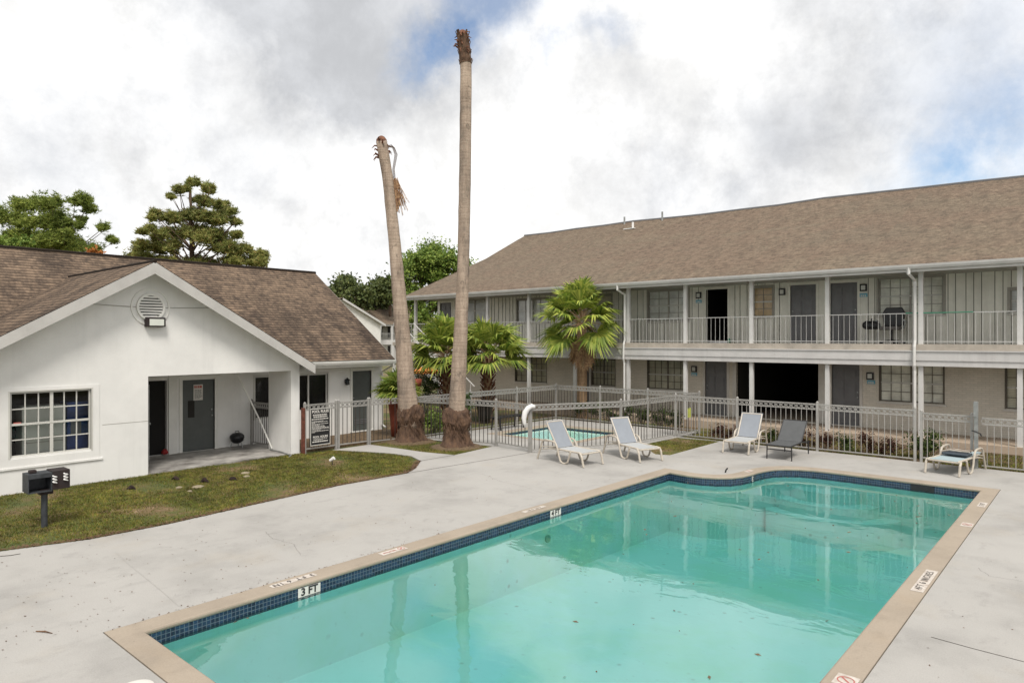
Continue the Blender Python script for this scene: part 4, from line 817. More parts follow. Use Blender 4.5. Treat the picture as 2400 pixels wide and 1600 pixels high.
for x in (-19.9,-17.6): q=MB(); q.tube([(x,32.1,9.2),(x,32.1,9.78)],.05,8); q.build('roof_vent',M['steel'],ab)
q=MB(); q.tube([(-18.95,31.4,8.9),(-18.95,31.4,9.3)],.06,8); q.box((-19.35,31.1,8.91),(-18.7,31.3,8.95)); q.build('roof_vent',M['plastic_w'],ab)
# lamps and unit plaques
for x,z in ((-12.1,4.84),(-8.87,4.83),(-6.18,4.85),(-12.29,1.95),(-5.98,1.9)):
    q=MB(); q.box((x-.11,YW-.07,z-.12),(x+.11,YW-.022,z+.12)); q=q.build('wall_lamp',M['black'],ab); h=MB(); h.box((x-.07,YW-.078,z-.075),(x+.06,YW-.0702,z+.075)); h.build('lamp_glass',M['lampglass'],q)
for x,z in ((-12.1,4.60),(-6.18,4.60),(-12.29,1.74),(-5.95,1.70)):
    q=MB(); q.box((x-.12,YW-.034,z-.06),(x+.12,YW-.024,z+.06)); q=q.build('number_plaque',M['cyan'],ab); h=MB(); 
    for k in range(3): h.box((x-.085+k*.06,YW-.037,z-.045),(x-.045+k*.06,YW-.0342,z+.01))
    h.build('number_marks',M['paper'],q)
# stair at the left end
st=thing('staircase','pale exterior stair descending from the balcony behind the small palms','staircase',(-25,22.3,0))
for yy in (21.85,22.75):
    q=MB(); q.bar((-26.5,yy,2.95),(-22.2,yy,-.05),.06,.26); q.build('stringer',M['beam'],st); q=MB(); q.bar((-26.5,yy,3.92),(-22.2,yy,.92),.04,.04)
    for i in range(9): x=-26.3+i*.48; z=2.95-(x+26.5)*.70; q.bar((x,yy,z),(x,yy,z+.92),.02)
    q.build('handrail',M['rail'],st)
for i in range(14): q=MB(); x=-26.4+i*.30; z=2.86-i*.21; q.box((x,21.88,z-.05),(x+.32,22.72,z)); q.build('tread',M['walk'],st)
q=MB(); q.box((-27.0,21.8,2.80),(-26.3,23.095,2.97)); q.build('landing',M['slab'],st)
q=MB(); q.bar((-26.98,21.85,3.9),(-26.5,21.85,3.9),.03); q.bar((-26.98,21.85,3.9),(-26.98,23.1,3.9),.03)
for i in range(4): q.bar((-26.98+.15*i,21.85,2.97),(-26.98+.15*i,21.85,3.9),.014)
for i in range(8): q.bar((-26.98,21.95+.15*i,2.97),(-26.98,21.95+.15*i,3.9),.014)
q.build('landing_railing',M['rail'],st)
q=MB(); q.box((-27.0,21.8,-.1),(-26.88,21.92,2.8)); q.build('support_post',M['post'],st)
# ---------------- distant building ----------------
dbg=thing('distant_building','far white gabled building seen between clubhouse roof and leaning palm trunk','building',(-75,55,0))
q=MB(); q.prism([(45.7,-.1),(58.5,-.1),(58.5,5.2),(52.1,8.25),(45.7,5.2)],'X',-95,-75); q.build('gable_wall',M['white_trim'],dbg)
q=MB(); q.roofquad((-96,59.0,5.15),(-74.6,59.0,5.15),(-74.6,52.1,8.45),(-96,52.1,8.45)); q.roofquad((-74.6,45.2,5.15),(-96,45.2,5.15),(-96,52.1,8.45),(-74.6,52.1,8.45)); q.roofquad((-75.9,59.0,5.1),(-75.9,72,5.1),(-84,72,8.3),(-84,59.0,8.3)); q.build('roof',M['roofB'],dbg)
q=MB(); q.prism([(59.0,5.1),(52.1,8.4),(52.1,8.1),(59.0,4.8)],'X',-74.62,-74.5); q.build('rake_board',M['fascia'],dbg)
q=MB(); q.box((-90,59.1,-.1),(-77.6,72,5.0)); q.build('wing_wall',M['soffit'],dbg)
q=MB(); q.box((-76.2,59.0,4.9),(-76.0,72,5.15)); q.box((-76.2,59,2.3),(-76.0,72,2.95)); q.build('beam',M['beam'],dbg)
for y in (59.3,61.3,63.3,65.3,67.3,69.3): q=MB(); q.box((-76.2,y-.12,-.1),(-75.99,y+.12,4.95)); q.build('post',M['post'],dbg)
for y in (60.3,62.3,64.3,66.3):
    for z in (.4,3.1): q=MB(); q.box((-77.6,y-.5,z+.2),(-77.54,y+.5,z+1.7)); q.build('window',M['dim'],dbg)
q=MB(); q.bar((-76.05,59.3,3.85),(-76.05,69,3.85),.04); [q.bar((-76.05,59.4+.24*i,2.95),(-76.05,59.4+.24*i,3.85),.02) for i in range(40)]; q.build('railing',M['rail'],dbg)
# ---------------- vegetation ----------------
def at(x,y,d): r=ray(x,y); return Vector((r.x*d,r.y*d,HC+r.z*d))
def rnd_dirs(n):
    v=rng.normal(size=(n,3)); return v/np.linalg.norm(v,axis=1)[:,None]
def leaf_mesh(cl,nper,size,pine=False,fuzzy=True):
    # cl: array of (x,y,z,rx,ry,rz)
    cl=np.array(cl); vol=(cl[:,3]*cl[:,4]*cl[:,5])**.6; cnt=np.maximum(4,(nper*len(cl)*vol/vol.sum())).astype(int); idx=np.repeat(np.arange(len(cl)),cnt); n=len(idx)
    d=rnd_dirs(n); r=np.minimum(1.25,np.abs(rng.normal(0,.52,n))+.12*rng.uniform(0,1,n)) if fuzzy else rng.uniform(.35,1.0,n)**.5; lump=1+.22*np.sin(d[:,0]*5+idx)+.18*np.sin(d[:,2]*7+idx*2.3)
    p=cl[idx,:3]+d*(r*lump)[:,None]*cl[idx,3:]
    g=2.6/max(.05,float(np.median(cl[:,3]))); hol=np.sin(p[:,0]*g*1.9+2*np.sin(p[:,1]*g*1.3))+np.sin(p[:,1]*g*1.7+1.5*np.sin(p[:,2]*g*2.1))+np.sin(p[:,2]*g*2.3+p[:,0]*g); p=p[hol+rng.normal(0,.45,n)>-.55]; n=len(p)
    if pine:
        k=7; p=np.repeat(p,k,0); dd=rnd_dirs(n*k); dd[:,2]=np.abs(dd[:,2])*.9+.1; L=size*rng.uniform(.7,1.3,n*k); w=np.cross(dd,rnd_dirs(n*k)); w/=np.linalg.norm(w,axis=1)[:,None]+1e-6; w*=size*.11
        return np.stack([p-w,p+w,p+dd*L[:,None]],1).reshape(-1,3)
    a=rnd_dirs(n); b=np.cross(a,rnd_dirs(n)); b/=np.linalg.norm(b,axis=1)[:,None]+1e-6; s=size*rng.uniform(.6,1.3,n)[:,None]
    return np.stack([p-a*s*.5,p+b*s*.32,p+a*s*.5,p-b*s*.32],1).reshape(-1,3)
def crown(name,cl,nper,size,m,par=None,pine=False):
    v=leaf_mesh(cl,nper,size,pine); 
    if par: v=v-np.array(ORG[par.name])
    o=mesh_tris(name,v,m,3 if pine else 4)
    if par: o.parent=par; ORG[o.name]=ORG[par.name]
    return o
def tree(label,base,cl,nper,size,m,tr,ztop,pine=False,name='tree',lean=(0,0),grp=None):
    t=thing(name,label,'tree',(base[0],base[1],-.05),grp); b=MB(); n=9; tp=[]
    for i in range(n): f=i/(n-1); tp.append(Vector((base[0]+lean[0]*f+.12*math.sin(f*5+base[0]),base[1]+lean[1]*f+.1*math.sin(f*4),ztop*f-.05)))
    b.tube(tp,[tr*(1-.82*i/(n-1)) for i in range(n)],9,jit=.05)
    for c in (cl[::5] if pine else cl[::2]):
        c=Vector(c[:3]); f=min(.95,max(.25,(c.z-.12*ztop-.5*math.hypot(c.x-base[0],c.y-base[1])*(.5 if pine else .8))/ztop)); k=f*(n-1); i=int(k); s=tp[i].lerp(tp[min(i+1,n-1)],k-i)
        mid=s.lerp(c,.5)+Vector((random.uniform(-.3,.3),random.uniform(-.3,.3),random.uniform(-.3,.1))); r0=tr*(1-.8*f)*.30+.015; b.tube([s,mid,c],[r0,r0*.6,r0*.25],5)
    b.build('trunk',M['bark'],t); crown('crown',cl,nper,size,m,t,pine); return t
def px_clusters(spec,d,dd,n,rs,flat=.6):
    out=[]
    for (x,y,rx,ry) in spec:
        for _ in range(n):
            dep=d+random.uniform(-dd,dd); p=at(x+random.uniform(-.6,.6)*rx,y+random.uniform(-.6,.6)*ry,dep); s=dep/FPX; r=max(rx,ry)*s*random.uniform(*rs); out.append((p.x,p.y,p.z,r,r,r*flat))
    return out
cl=px_clusters([(60,480,40,15),(110,478,40,16),(185,468,30,12),(215,488,22,10),(55,515,50,22),(130,520,50,24),(185,520,30,22),(40,560,50,26),(115,565,50,26),(175,575,40,20),(240,535,20,12),(262,562,16,12),(228,585,26,8),(-30,510,40,30),(-30,560,40,30),(150,545,40,20),(90,600,60,20)],42,2.4,8,(.22,.70),.8)
b0=at(150,793,42); tree('broad pine with bright green tufts at the left edge behind the clubhouse roof',(b0.x,b0.y),cl,320,.20,M['pine2'],.28,10.5,True,'pine_tree')
cl=px_clusters([(455,428,18,10),(490,444,22,12),(428,446,22,10),(402,462,12,8),(470,470,30,12),(520,478,24,14),(535,498,22,10),(370,505,24,12),(405,512,30,14),(450,505,34,16),(500,515,34,14),(345,540,24,12),(385,548,34,14),(440,545,36,14),(500,552,40,14),(550,520,16,8),(555,552,16,8),(340,580,30,14),(390,585,34,16),(520,580,36,14),(570,590,28,12),(610,600,24,10),(330,605,26,12),(390,612,36,10),(540,612,36,10),(600,618,26,8),(470,625,50,12)],40,2.0,9,(.20,.62),.75)
b0=at(447,793,40); tree('tall open pine tree with visible trunk behind the clubhouse ridge',(b0.x,b0.y),cl,330,.20,M['pine'],.30,12.2,True,'pine_tree')
cl=px_clusters([(215,592,16,7),(235,594,14,6)],38,.5,2,(.5,.8),.7); b0=at(222,793,38); tree('small rust orange leafed treetop just above the clubhouse roof',(b0.x,b0.y),cl,150,.2,M['flower'],.08,7.6,False)
cl=px_clusters([(35,575,45,18),(-20,560,40,30)],36,.8,3,(.4,.7),.8); b0=at(20,793,36); tree('pale green leafy treetop low at the left edge of the frame',(b0.x,b0.y),cl,600,.16,M['oak'],.12,7.6,False)
cl=px_clusters([(1000,598,44,20),(965,618,34,22),(1050,606,38,20),(1090,622,28,20),(945,655,26,28),(985,640,45,30),(1040,640,45,30),(1090,640,36,26),(958,700,24,26),(985,690,40,28),(1030,700,45,30),(985,745,34,34),(1040,760,45,34),(1000,800,34,26),(1040,810,50,24)],50,2.0,6,(.40,.85),.85)
b0=at(990,793,50); tree('big bright green broadleaf tree behind the two bare palm trunks',(b0.x,b0.y),cl,1500,.17,M['oak'],.35,9.0,False)
for k,(sp,lb,d) in enumerate(((([(800,668,30,14),(790,690,30,14),(765,690,16,10)]),'small dark treetop left of the far roofs',100),([(835,668,26,18),(850,690,40,18),(830,705,40,14)],'rounded dark olive tree behind the distant building',98),([(880,664,24,16),(900,685,30,20),(885,705,34,14)],'dark tree adjoining the leaning palm trunk on its left',104),([(915,672,20,26),(908,690,16,24)],'narrow green tree seen right beside the leaning palm trunk',100))):
    cl=px_clusters(sp,d,4,6,(.5,.9),.85); b0=at(sp[0][0],793,d); tree(lb,(b0.x,b0.y),cl,620,.5 if d>80 else .36,M['darkleaf'] if d>80 else M['oak'],.4,10,False)
# fan palms
def frond(v,c,az,el,pl,L,nseg=17,droop=.35,spread=105):
    d=Vector((math.cos(el)*math.cos(az),math.cos(el)*math.sin(az),math.sin(el))); side=Vector((-math.sin(az),math.cos(az),0)); nn=side.cross(d)
    tw=random.uniform(-.5,.5); side,nn=side*math.cos(tw)+nn*math.sin(tw),nn*math.cos(tw)-side*math.sin(tw)
    p0=c+d*.12; p=c+d*pl-Vector((0,0,1))*pl*.12*math.cos(el)
    pet=(p0,p)
    for i in range(-nseg,nseg+1):
        f=R(spread)*i/nseg; fd=(d*math.cos(f)+side*math.sin(f)+nn*(-.30*abs(math.sin(f)))).normalized(); ll=L*(1-.28*(abs(i)/nseg)**2)*random.uniform(.86,1.08)
        w=(side*math.cos(f)-d*math.sin(f)).normalized()*L*.042
        m=p+fd*ll*.55; e=p+fd*ll-Vector((0,0,1))*ll*droop*random.uniform(.5,1.3); a=p+fd*L*.06
        v.append((a-w*.35,a+w*.35,m+w,m-w)); v.append((m-w,m+w,e+w*.12,e-w*.12))
    return pet
def palm_crown(c,n,pl,L,par,dead=0,elr=(-.5,1.35),name='crown'):
    v=[];P=MB()
    for k in range(n):
        f=k/max(1,n-1); el=elr[1]+(elr[0]-elr[1])*f**1.1+random.uniform(-.12,.12); az=k*2.39996+random.uniform(-.3,.3)
        a,b=frond(v,c,az,el,pl*random.uniform(.75,1.1),L*random.uniform(.85,1.1)); P.tube([a,(a+b)/2+Vector((0,0,.03)),b],[.022,.014,.01],5)
    arr=np.array([[tuple(q) for q in f] for f in v]).reshape(-1,3)-np.array(ORG[par.name]); o=mesh_tris(name,arr,M['frond'],4); o.parent=par; ORG[o.name]=ORG[par.name]; P.build('leaf_stalk',M['palm2'],par)
    if dead:
        v=[]
        for k in range(dead):
            az=k*2.4+random.uniform(-.3,.3); frond(v,c-Vector((0,0,.35+.45*random.random())),az,-1.25+random.uniform(-.15,.2),.32,L*.8,12,.1,50)
        arr=np.array([[tuple(q) for q in f] for f in v]).reshape(-1,3)-np.array(ORG[par.name]); o=mesh_tris('dead_frond_skirt',arr,M['petal'],4); o.parent=par
def fan_palm(label,base,h,tr,n,pl,L,dead,elr=(-.5,1.35),boot=False,lean=(0,0)):
    t=thing('fan_palm',label,'palm tree',(base[0],base[1],-.05)); b=MB(); pts=[Vector((base[0]+lean[0]*i/6,base[1]+lean[1]*i/6,-.05+h*i/6)) for i in range(7)]; b.tube(pts,[tr*1.15,tr*1.0,tr*.95,tr*.95,tr,tr*1.05,tr*.8],12,jit=.06)
    b.build('trunk',M['palm2'],t)
    if boot:
        q=MB()
        for i in range(90):
            a=i*2.4; z=h*(.1+.85*i/90); f=z/h; cx_,cy_=base[0]+lean[0]*f,base[1]+lean[1]*f; r=tr*1.05; q.bar((cx_+r*math.cos(a),cy_+r*math.sin(a),z),(cx_+(r+.13)*math.cos(a),cy_+(r+.13)*math.sin(a),z+.16),.07,.03)
        q.build('leaf_boots',M['boot_red'],t)
    palm_crown(pts[-1]+Vector((0,0,.05)),n,pl,L,t,dead,elr); return t
M['boot_red']=pm('red_brown_boots',(.17,.06,.03),.9,.3,8,c2=(.05,.02,.015))
fan_palm('tallest fan palm with dead frond skirt in front of the apartment balcony',(-15.75,22.25),3.80,.20,42,1.08,1.02,14,(-.75,1.5))
fan_palm('small fan palm with red brown trunk right of the tall bare trunk',(-18.2,19.4),2.45,.17,32,.90,1.0,0,(-.22,1.35),True)
fan_palm('small fan palm half hidden behind the tall bare trunk',(-20.0,18.9),2.45,.18,34,.95,1.12,0,(-.25,1.3),True)
fan_palm('low fan palm growing from the terracotta planter beside the clubhouse',(-17.42,14.28),1.35,.08,28,.25,.72,0,(-.2,1.45))
def pot(label,c,r,h,m):
    q=MB(); q.lathe(c,[(.001,0),(r*.62,0),(r*.72,h*.4),(r*.9,h*.86),(r*1.0,h*.87),(r*1.02,h),(r*.9,h),(r*.86,h*.9),(.001,h*.88)],24); return tag(q.build('planter',m,smooth=True),label,'planter')
pot('large terracotta planter with low palm between clubhouse and leaning trunk',(-17.42,14.28,0),.34,1.22,M['terra'])
pot('tall tapered terracotta urn behind the leaning palm trunk',(-19.75,16.95,0),.30,1.62,M['terra'])
pot('black plant tub at the foot of the small red trunked palm',(-18.0,19.0,0),.36,.75,M['black'])
def shrub(label,c,r,nper,size,m,name='shrub',k=7,cat='shrub',grp=None):
    cl=[(c[0]+random.uniform(-.5,.5)*r[0],c[1]+random.uniform(-.5,.5)*r[1],c[2]+random.uniform(-.3,.5)*r[2],r[0]*.6,r[1]*.6,r[2]*.6) for _ in range(k)]
    t=thing(name,label,cat,(c[0],c[1],-.03),grp); crown('foliage',cl,nper,size,m,t); q=MB()
    for i in range(6): a=i*1.05; q.tube([(c[0]+.03*math.cos(a),c[1]+.03*math.sin(a),-.08),(c[0]+r[0]*.35*math.cos(a),c[1]+r[1]*.35*math.sin(a),c[2])],[.012,.006],5)
    q.build('stems',M['bark'],t); return t
shrub('large rounded dark hedge bush left of the stair',(-21.3,18.9,.95),(1.0,1.0,1.15),900,.07,M['hedgeleaf'],k=9)
shrub('rounded dark green bush behind the fence beside the folded lounger',(-3.72,20.85,.32),(.50,.45,.48),500,.06,M['hedgeleaf'])
x=-9.2; k=0; words_=['beside the fence corner','behind the light lounger','right behind the light lounger','behind the dark lounger','right of the dark lounger','left of the second fence post','just right of the second fence post','midway to the round bush','near the round bush','touching the round bush']
while x<-4.3:
    shrub('low dark red shrub of the hedge, '+words_[min(k,9)],(x,20.55+random.uniform(-.08,.08),.20),(.36,.32,.34+.06*(k%3)),330,.05,M['redleaf'] if k%4!=3 else M['hedgeleaf'],'shrub',6,'shrub','low hedge shrubs along the long fence'); x+=.52; k+=1
x=-15.6;k=0; wl_=['farthest left','second from the left','third from the left','fourth from the left','fifth from the left','sixth from the left','farthest right']
while x<-11.3:
    shrub('low dark shrub behind the wading pool rear fence, '+wl_[min(k,6)],(x,22.0,.3),(.5,.3,.45),320,.06,M['hedgeleaf'],'shrub',6,'shrub','shrubs below the apartment walkway'); x+=.68; k+=1
shrub('leafy green plant behind the fence between the bare trunks',(-17.2,15.6,.35),(.35,.5,.45),360,.10,M['oak'])
shrub('spiky dark plant in the wading pool corner right of the tall trunk',(-15.95,15.9,.75),(.28,.28,.6),160,.16,M['hedgeleaf'])
# bare palm trunks
def bare_palm(label,base,pts,rad,waist,collar,top):
    t=thing('bare_palm_trunk',label,'palm tree',(base[0],base[1],-.05)); b=MB(); P=[Vector((base[0],base[1],.4))]+[Vector(p) for p in pts]; n=44; q=[];rr=[]
    zs=[p.z for p in P]
    for i in range(n):
        z=zs[0]+(zs[-1]-zs[0])*i/(n-1); k=max(j for j in range(len(P)-1) if zs[j]<=z+1e-6); f=(z-zs[k])/(zs[k+1]-zs[k]); f=min(1,f); p=P[k].lerp(P[k+1],f); p.z=z; q.append(p)
        k2=[j for j in range(len(rad)-1) if rad[j][0]<=z+1e-6][-1]; f=(z-rad[k2][0])/(rad[k2+1][0]-rad[k2][0]); rr.append((rad[k2][1]*(1-f)+rad[k2+1][1]*f)*(1+.02*math.sin(i*1.9)))
    b.tube(q,rr,22,jit=.012); b.build('trunk',M['palm'],t,smooth=True)
    # ragged fibrous root boot
    prof=[(-.1,waist*1.62),(.04,waist*1.48),(.18,waist*1.24),(.38,waist*1.04),(.50,waist*.97),(.56,waist*1.02),(.60,collar*.94),(.70,collar*1.06),(.82,collar*1.04),(.94,collar*.96),(1.04,collar*.86),(1.10,collar*.68)]
    b=MB(); n=40; base_i=0; rnd=random.Random(int(base[0]*100))
    ph=[rnd.uniform(0,6) for _ in range(6)]
    for z,r in prof:
        for j in range(n):
            a=2*math.pi*j/n; w=1+.06*math.sin(3*a+ph[0]+z*2)+.05*math.sin(7*a+ph[1]+z*6)+rnd.uniform(-.05,.05)*(1.4 if z>.55 else 1.0); b.v.append((base[0]+r*w*math.cos(a),base[1]+r*w*math.sin(a),z+rnd.uniform(-.02,.02)+.05*math.sin(2*a+ph[2])*(z>.5)))
    for i in range(len(prof)-1):
        for j in range(n): a=i*n+j;c=i*n+(j+1)%n; b.f.append((a,c,c+n,a+n))
    # hanging fibres
    for i in range(520):
        a=rnd.uniform(0,6.283); z=rnd.uniform(.05,1.08); r=collar*.98 if z>.56 else waist*(1.22-.3*z); r*=rnd.uniform(.97,1.06); l=rnd.uniform(.05,.14); c=(base[0]+r*math.cos(a),base[1]+r*math.sin(a)); o=r+rnd.uniform(.01,.05)
        b.bar((c[0],c[1],z),(base[0]+o*math.cos(a+.08),base[1]+o*math.sin(a+.08),z-l),.012,.006)
    b.build('root_boot',M['boot'],t)
    tp=q[-1]; r=rr[-1]; b=MB()
    for i in range(top):
        a=rnd.uniform(0,6.283); z=-rnd.uniform(0,.55)**1.0; l=rnd.uniform(.05,.17); up=rnd.uniform(-.06,.16)
        p0=tp+Vector((math.cos(a)*r*.6,math.sin(a)*r*.6,z+.02)); p1=tp+Vector((math.cos(a)*(r+l*.5),math.sin(a)*(r+l*.5),z+.06+up*.4)); p2=tp+Vector((math.cos(a+.15)*(r+l),math.sin(a+.15)*(r+l),z+up-.03)); b.tube([p0,p1,p2],[.035,.022,.006],5)
    b.lathe(tuple(tp),[(r*1.02,-.02),(r*1.0,.05),(r*.6,.14),(r*.3,.17),(.001,.18)],10); b.build('frond_stubs',M['stub'],t); return t,q,rr
t2,q2,r2=bare_palm('tallest bare palm trunk, straight, with dark fibrous top',(-14.38,13.99),[(-14.37,14.0,1.2),(-14.30,14.06,3.06),(-14.24,14.12,5.06),(-14.19,14.15,8.06),(-14.17,14.17,11.1),(-14.24,14.10,12.0)],[(.0,.30),(1.1,.245),(2.2,.225),(3.4,.20),(5,.175),(8,.172),(11.05,.168),(12.2,.16)],  .33,.375,26)
b=MB(); k0=[i for i,p in enumerate(q2) if p.z>10.95]; b.tube([q2[i] for i in k0],[r2[i]*1.07*(1+.05*math.sin(i*3)) for i in k0],18,jit=.06)
rnd=random.Random(3)
for i in range(60): p=q2[rnd.choice(k0)]; a=rnd.uniform(0,6.28); b.bar(p+Vector((.17*math.cos(a),.17*math.sin(a),0)),p+Vector((.21*math.cos(a),.21*math.sin(a),.12)),.03,.012)
b.build('dark_fibre_sleeve',M['boot'],t2)
t1,q1,r1=bare_palm('shorter leaning bare palm trunk with a hanging dead frond',(-16.17,13.76),[(-16.24,13.70,1.2),(-16.34,13.61,3.06),(-16.54,13.44,6.1),(-16.70,13.30,8.1),(-16.84,13.17,9.2)],[(.0,.34),(1.1,.31),(2.0,.262),(3.1,.235),(6,.185),(8,.165),(9.3,.165)],.34,.385,22)
hf=MB(); top=q1[-1]; rv=Vector((RT[0],RT[1],0))
for k in range(4):
    o=.10+.05*k; hf.tube([top+rv*.1+Vector((0,0,-.15)),top+rv*(.25+o*.6)+Vector((0,0,-.10-.03*k)),top+rv*(.36+o*.5)+Vector((0,0,-.40)),top+rv*(.30+o*.4)+Vector((0,0,-.85)),top+rv*(.34+o*.4)+Vector((0,0,-1.25))],[.014,.010,.008,.007,.007],6)
hf.build('dead_leaf_stalk',M['boot'],t1)
hf=MB()
for k in range(80):
    u=random.uniform(0,1); p=top+rv*(.32+.18*u)+Vector((0,random.uniform(-.06,.06),-1.10-random.uniform(0,.2))); e=p+rv*(u*.34-.02)+Vector((0,random.uniform(-.1,.1),-random.uniform(.55,1.0))); hf.bar(p,e,.028,.008)
hf.build('dead_leaf_fan',M['petal'],t1)
for nm,c in (('straw_ring',(-16.17,13.76)),('straw_ring',(-14.38,13.99))):
    b=MB(); b.lathe((c[0],c[1],-.06),[(.95,.0),(.75,.055),(.5,.09),(.3,.12)],26); tag(b.build('pine_straw',M['mulch']),'ring of brown straw around the '+('leaning' if c[0]<-15 else 'tall straight')+' palm trunk','straw mulch')
# ---------------- loungers ----------------
def lounger(label,loc,rz,sling,flat=False,group='light sling loungers beside the pool'):
    t=thing('sun_lounger',label,'sun lounger',local=True,group=group); W_=.32; zs=.36
    b=MB()
    for s in (-1,1): b.tube([(-.42,s*W_,zs-.01),(-.1,s*W_,zs),(.70,s*W_,zs-.01),(.80,s*W_,zs-.03)],.025,8)
    b.tube([(.79,-W_,zs-.03),(.79,W_,zs-.03)],.023,8); b.tube([(-.40,-W_,zs-.01),(-.40,W_,zs-.01)],.023,8); b.tube([(.30,-W_,zs-.03),(.30,W_,zs-.03)],.014,8); b.build('frame',M['tubing'],t)
    for s in (-1,1):
        y=s*(W_+.045)
        b=MB(); b.tube([(-.84,y,.01),(-.74,y,.25),(-.66,y,.48),(-.60,y,.545),(-.50,y,.565),(-.25,y,.555),(-.15,y,.52),(-.10,y,.44),(-.06,y,.34)],.026,8); b.tube([(-.62,y,.30),(-.42,y,.34),(-.1,s*W_,.355)],.014,7); b.tube([(-.70,y,.36),(-.42,y,.40),(-.12,y,.43)],.012,7); b.build('armrest',M['tubing'],t)
        b=MB(); b.tube([(-.06,y,.34),(-.02,y,.20),(.04,y,.06),(.11,y,.018),(.22,y,.018),(.30,y,.07),(.36,y,.22),(.40,y,.345)],.025,8); b.build('curved_leg',M['tubing'],t)
        b=MB(); b.tube([(.66,s*W_,.355),(.75,y,.335),(.80,y,.26),(.83,y,.12),(.86,y,.01)],.028,8); b.build('front_leg',M['tubing'],t)
    q=MB(); n=10
    def sheet(q,A,B,w,sag,th=.010):
        A=Vector(A);B=Vector(B); d=(B-A); nn=Vector((-d.z,0,d.x)).normalized()*1.0
        if nn.z<0: nn=-nn
        pts=[A+d*i/n-nn*sag*math.sin(math.pi*i/n) for i in range(n+1)]; base=len(q.v)
        for p in pts:
            for y in (-w,w):
                for o in (th/2,-th/2): q.v.append(tuple(p+nn*o+Vector((0,y,0))))
        for i in range(n):
            k=base+i*4; q.f+= [(k,k+4,k+6,k+2),(k+1,k+3,k+7,k+5),(k,k+1,k+5,k+4),(k+2,k+6,k+7,k+3)]
        q.f+= [(base,base+2,base+3,base+1),(base+n*4,base+n*4+1,base+n*4+3,base+n*4+2)]
    sheet(q,(-.12,0,zs+.005),(.76,0,zs-.005),W_-.010,.012); q.build('seat_sling',M['sling_seat'] if sling is M['sling'] else sling,t)
    H_=(-.14,zs+.01); T_=(-.72,zs+.04) if flat else (-.56,1.03)
    b=MB()
    for s in (-1,1): b.tube([(H_[0],s*(W_-.03),H_[1]),((H_[0]+T_[0])/2,s*(W_-.03),(H_[1]+T_[1])/2),(T_[0],s*(W_-.03),T_[1])],.020,8)
    b.tube([(T_[0],-W_+.03,T_[1]),(T_[0],W_-.03,T_[1])],.021,8); b.build('back_frame',M['tubing'],t)
    q=MB(); sheet(q,(H_[0],0,H_[1]+.01),(T_[0]-.01,0,T_[1]+.03),W_-.004,.02); q.build('back_sling',sling,t)
    t.location=loc; t.rotation_euler=(0,0,rz); t.scale=(.97,.97,.95); return t
lounger('pale blue lounger nearest the wading pool gate post',(-10.41,14.14,0),R(-8),M['sling'])
lounger('pale blue lounger beside the small grass triangle',(-9.57,15.79,0),R(-22),M['sling'])
lounger('pale blue lounger facing the pool next to the charcoal lounger',(-7.72,18.87,0),R(-86.5),M['sling'])
lounger('aqua sling lounger with its back folded flat by the tall gate post',(-2.74,19.2,0),R(-101),M['aqua'],True)
cs=thing('folded_towels','dark folded cushion with striped towel lying on the flat lounger','towel',local=True); q=MB(); q.box((-.25,-.27,.385),(.12,.27,.43)); q.build('cushion',M['cloth'],cs,bev=.015)
for k in range(4): q=MB(); x=-.30+.10*k; q.tube([(x,-.29,.47-.01*k),(x+.02,-.1,.49),(x-.02,.1,.475),(x+.01,.29,.485)],.018,6); q.build('towel_fold',M['tubing'] if k%2 else M['boot'],cs)
cs.location=(-2.74,19.2,0); cs.rotation_euler=(0,0,R(-101))
dl=thing('sun_lounger','charcoal mesh lounger with black straight legs between two light loungers','sun lounger',local=True)
q=MB(); 
for s in (-1,1): q.tube([(-.12,s*.31,.38),(.80,s*.31,.37)],.017,8)
q.tube([(.80,-.31,.37),(.80,.31,.37)],.017,8); q.tube([(-.70,-.31,.30),(-.70,.31,.30)],.013,8); q.tube([(.74,-.31,.26),(.74,.31,.26)],.013,8)
for s in (-1,1): q.tube([(-.12,s*.31,.38),(-.78,s*.31,.34)],.016,8)
q.build('frame',M['dtube'],dl)
for x in (-.72,.74):
    for s in (-1,1): q=MB(); q.tube([(x,s*.31,.37),(x,s*.315,.0)],.016,8); q.build('leg',M['dtube'],dl)
q=MB(); q.box((-.12,-.30,.380),(.80,.30,.390)); q.build('seat_sling',M['dsling'],dl)
q=MB(); A=Vector((-.10,0,.39)); B=Vector((-.62,0,.90)); q.bar(A,B,.60,.010,(0,0,1)); q.build('back_sling',M['dsling'],dl)
q=MB()
for s in (-1,1): q.tube([A+Vector((0,s*.31,0)),B+Vector((0,s*.31,0))],.015,8)
q.tube([B+Vector((0,-.31,0)),B+Vector((0,.31,0))],.015,8); q.tube([(-.40,0,.66),(-.66,0,.34)],.012,6); q.build('back_frame',M['dtube'],dl)
dl.location=(-6.47,18.66,0); dl.rotation_euler=(0,0,R(-88))
# white curved cover by the gate post
b=MB(); dq=18.78; b.tube([at(1254,953,dq),at(1247,951,dq),at(1238,956,dq),at(1231,966,dq),at(1228,979,dq),at(1229,991,dq),at(1231,1000,dq)],[.04,.062,.074,.078,.07,.05,.02],12); tag(b.build('curved_white_cover',M['plastic_w'],smooth=True),'white curved tapering plastic cover hooked beside the wading pool gate post','cover')
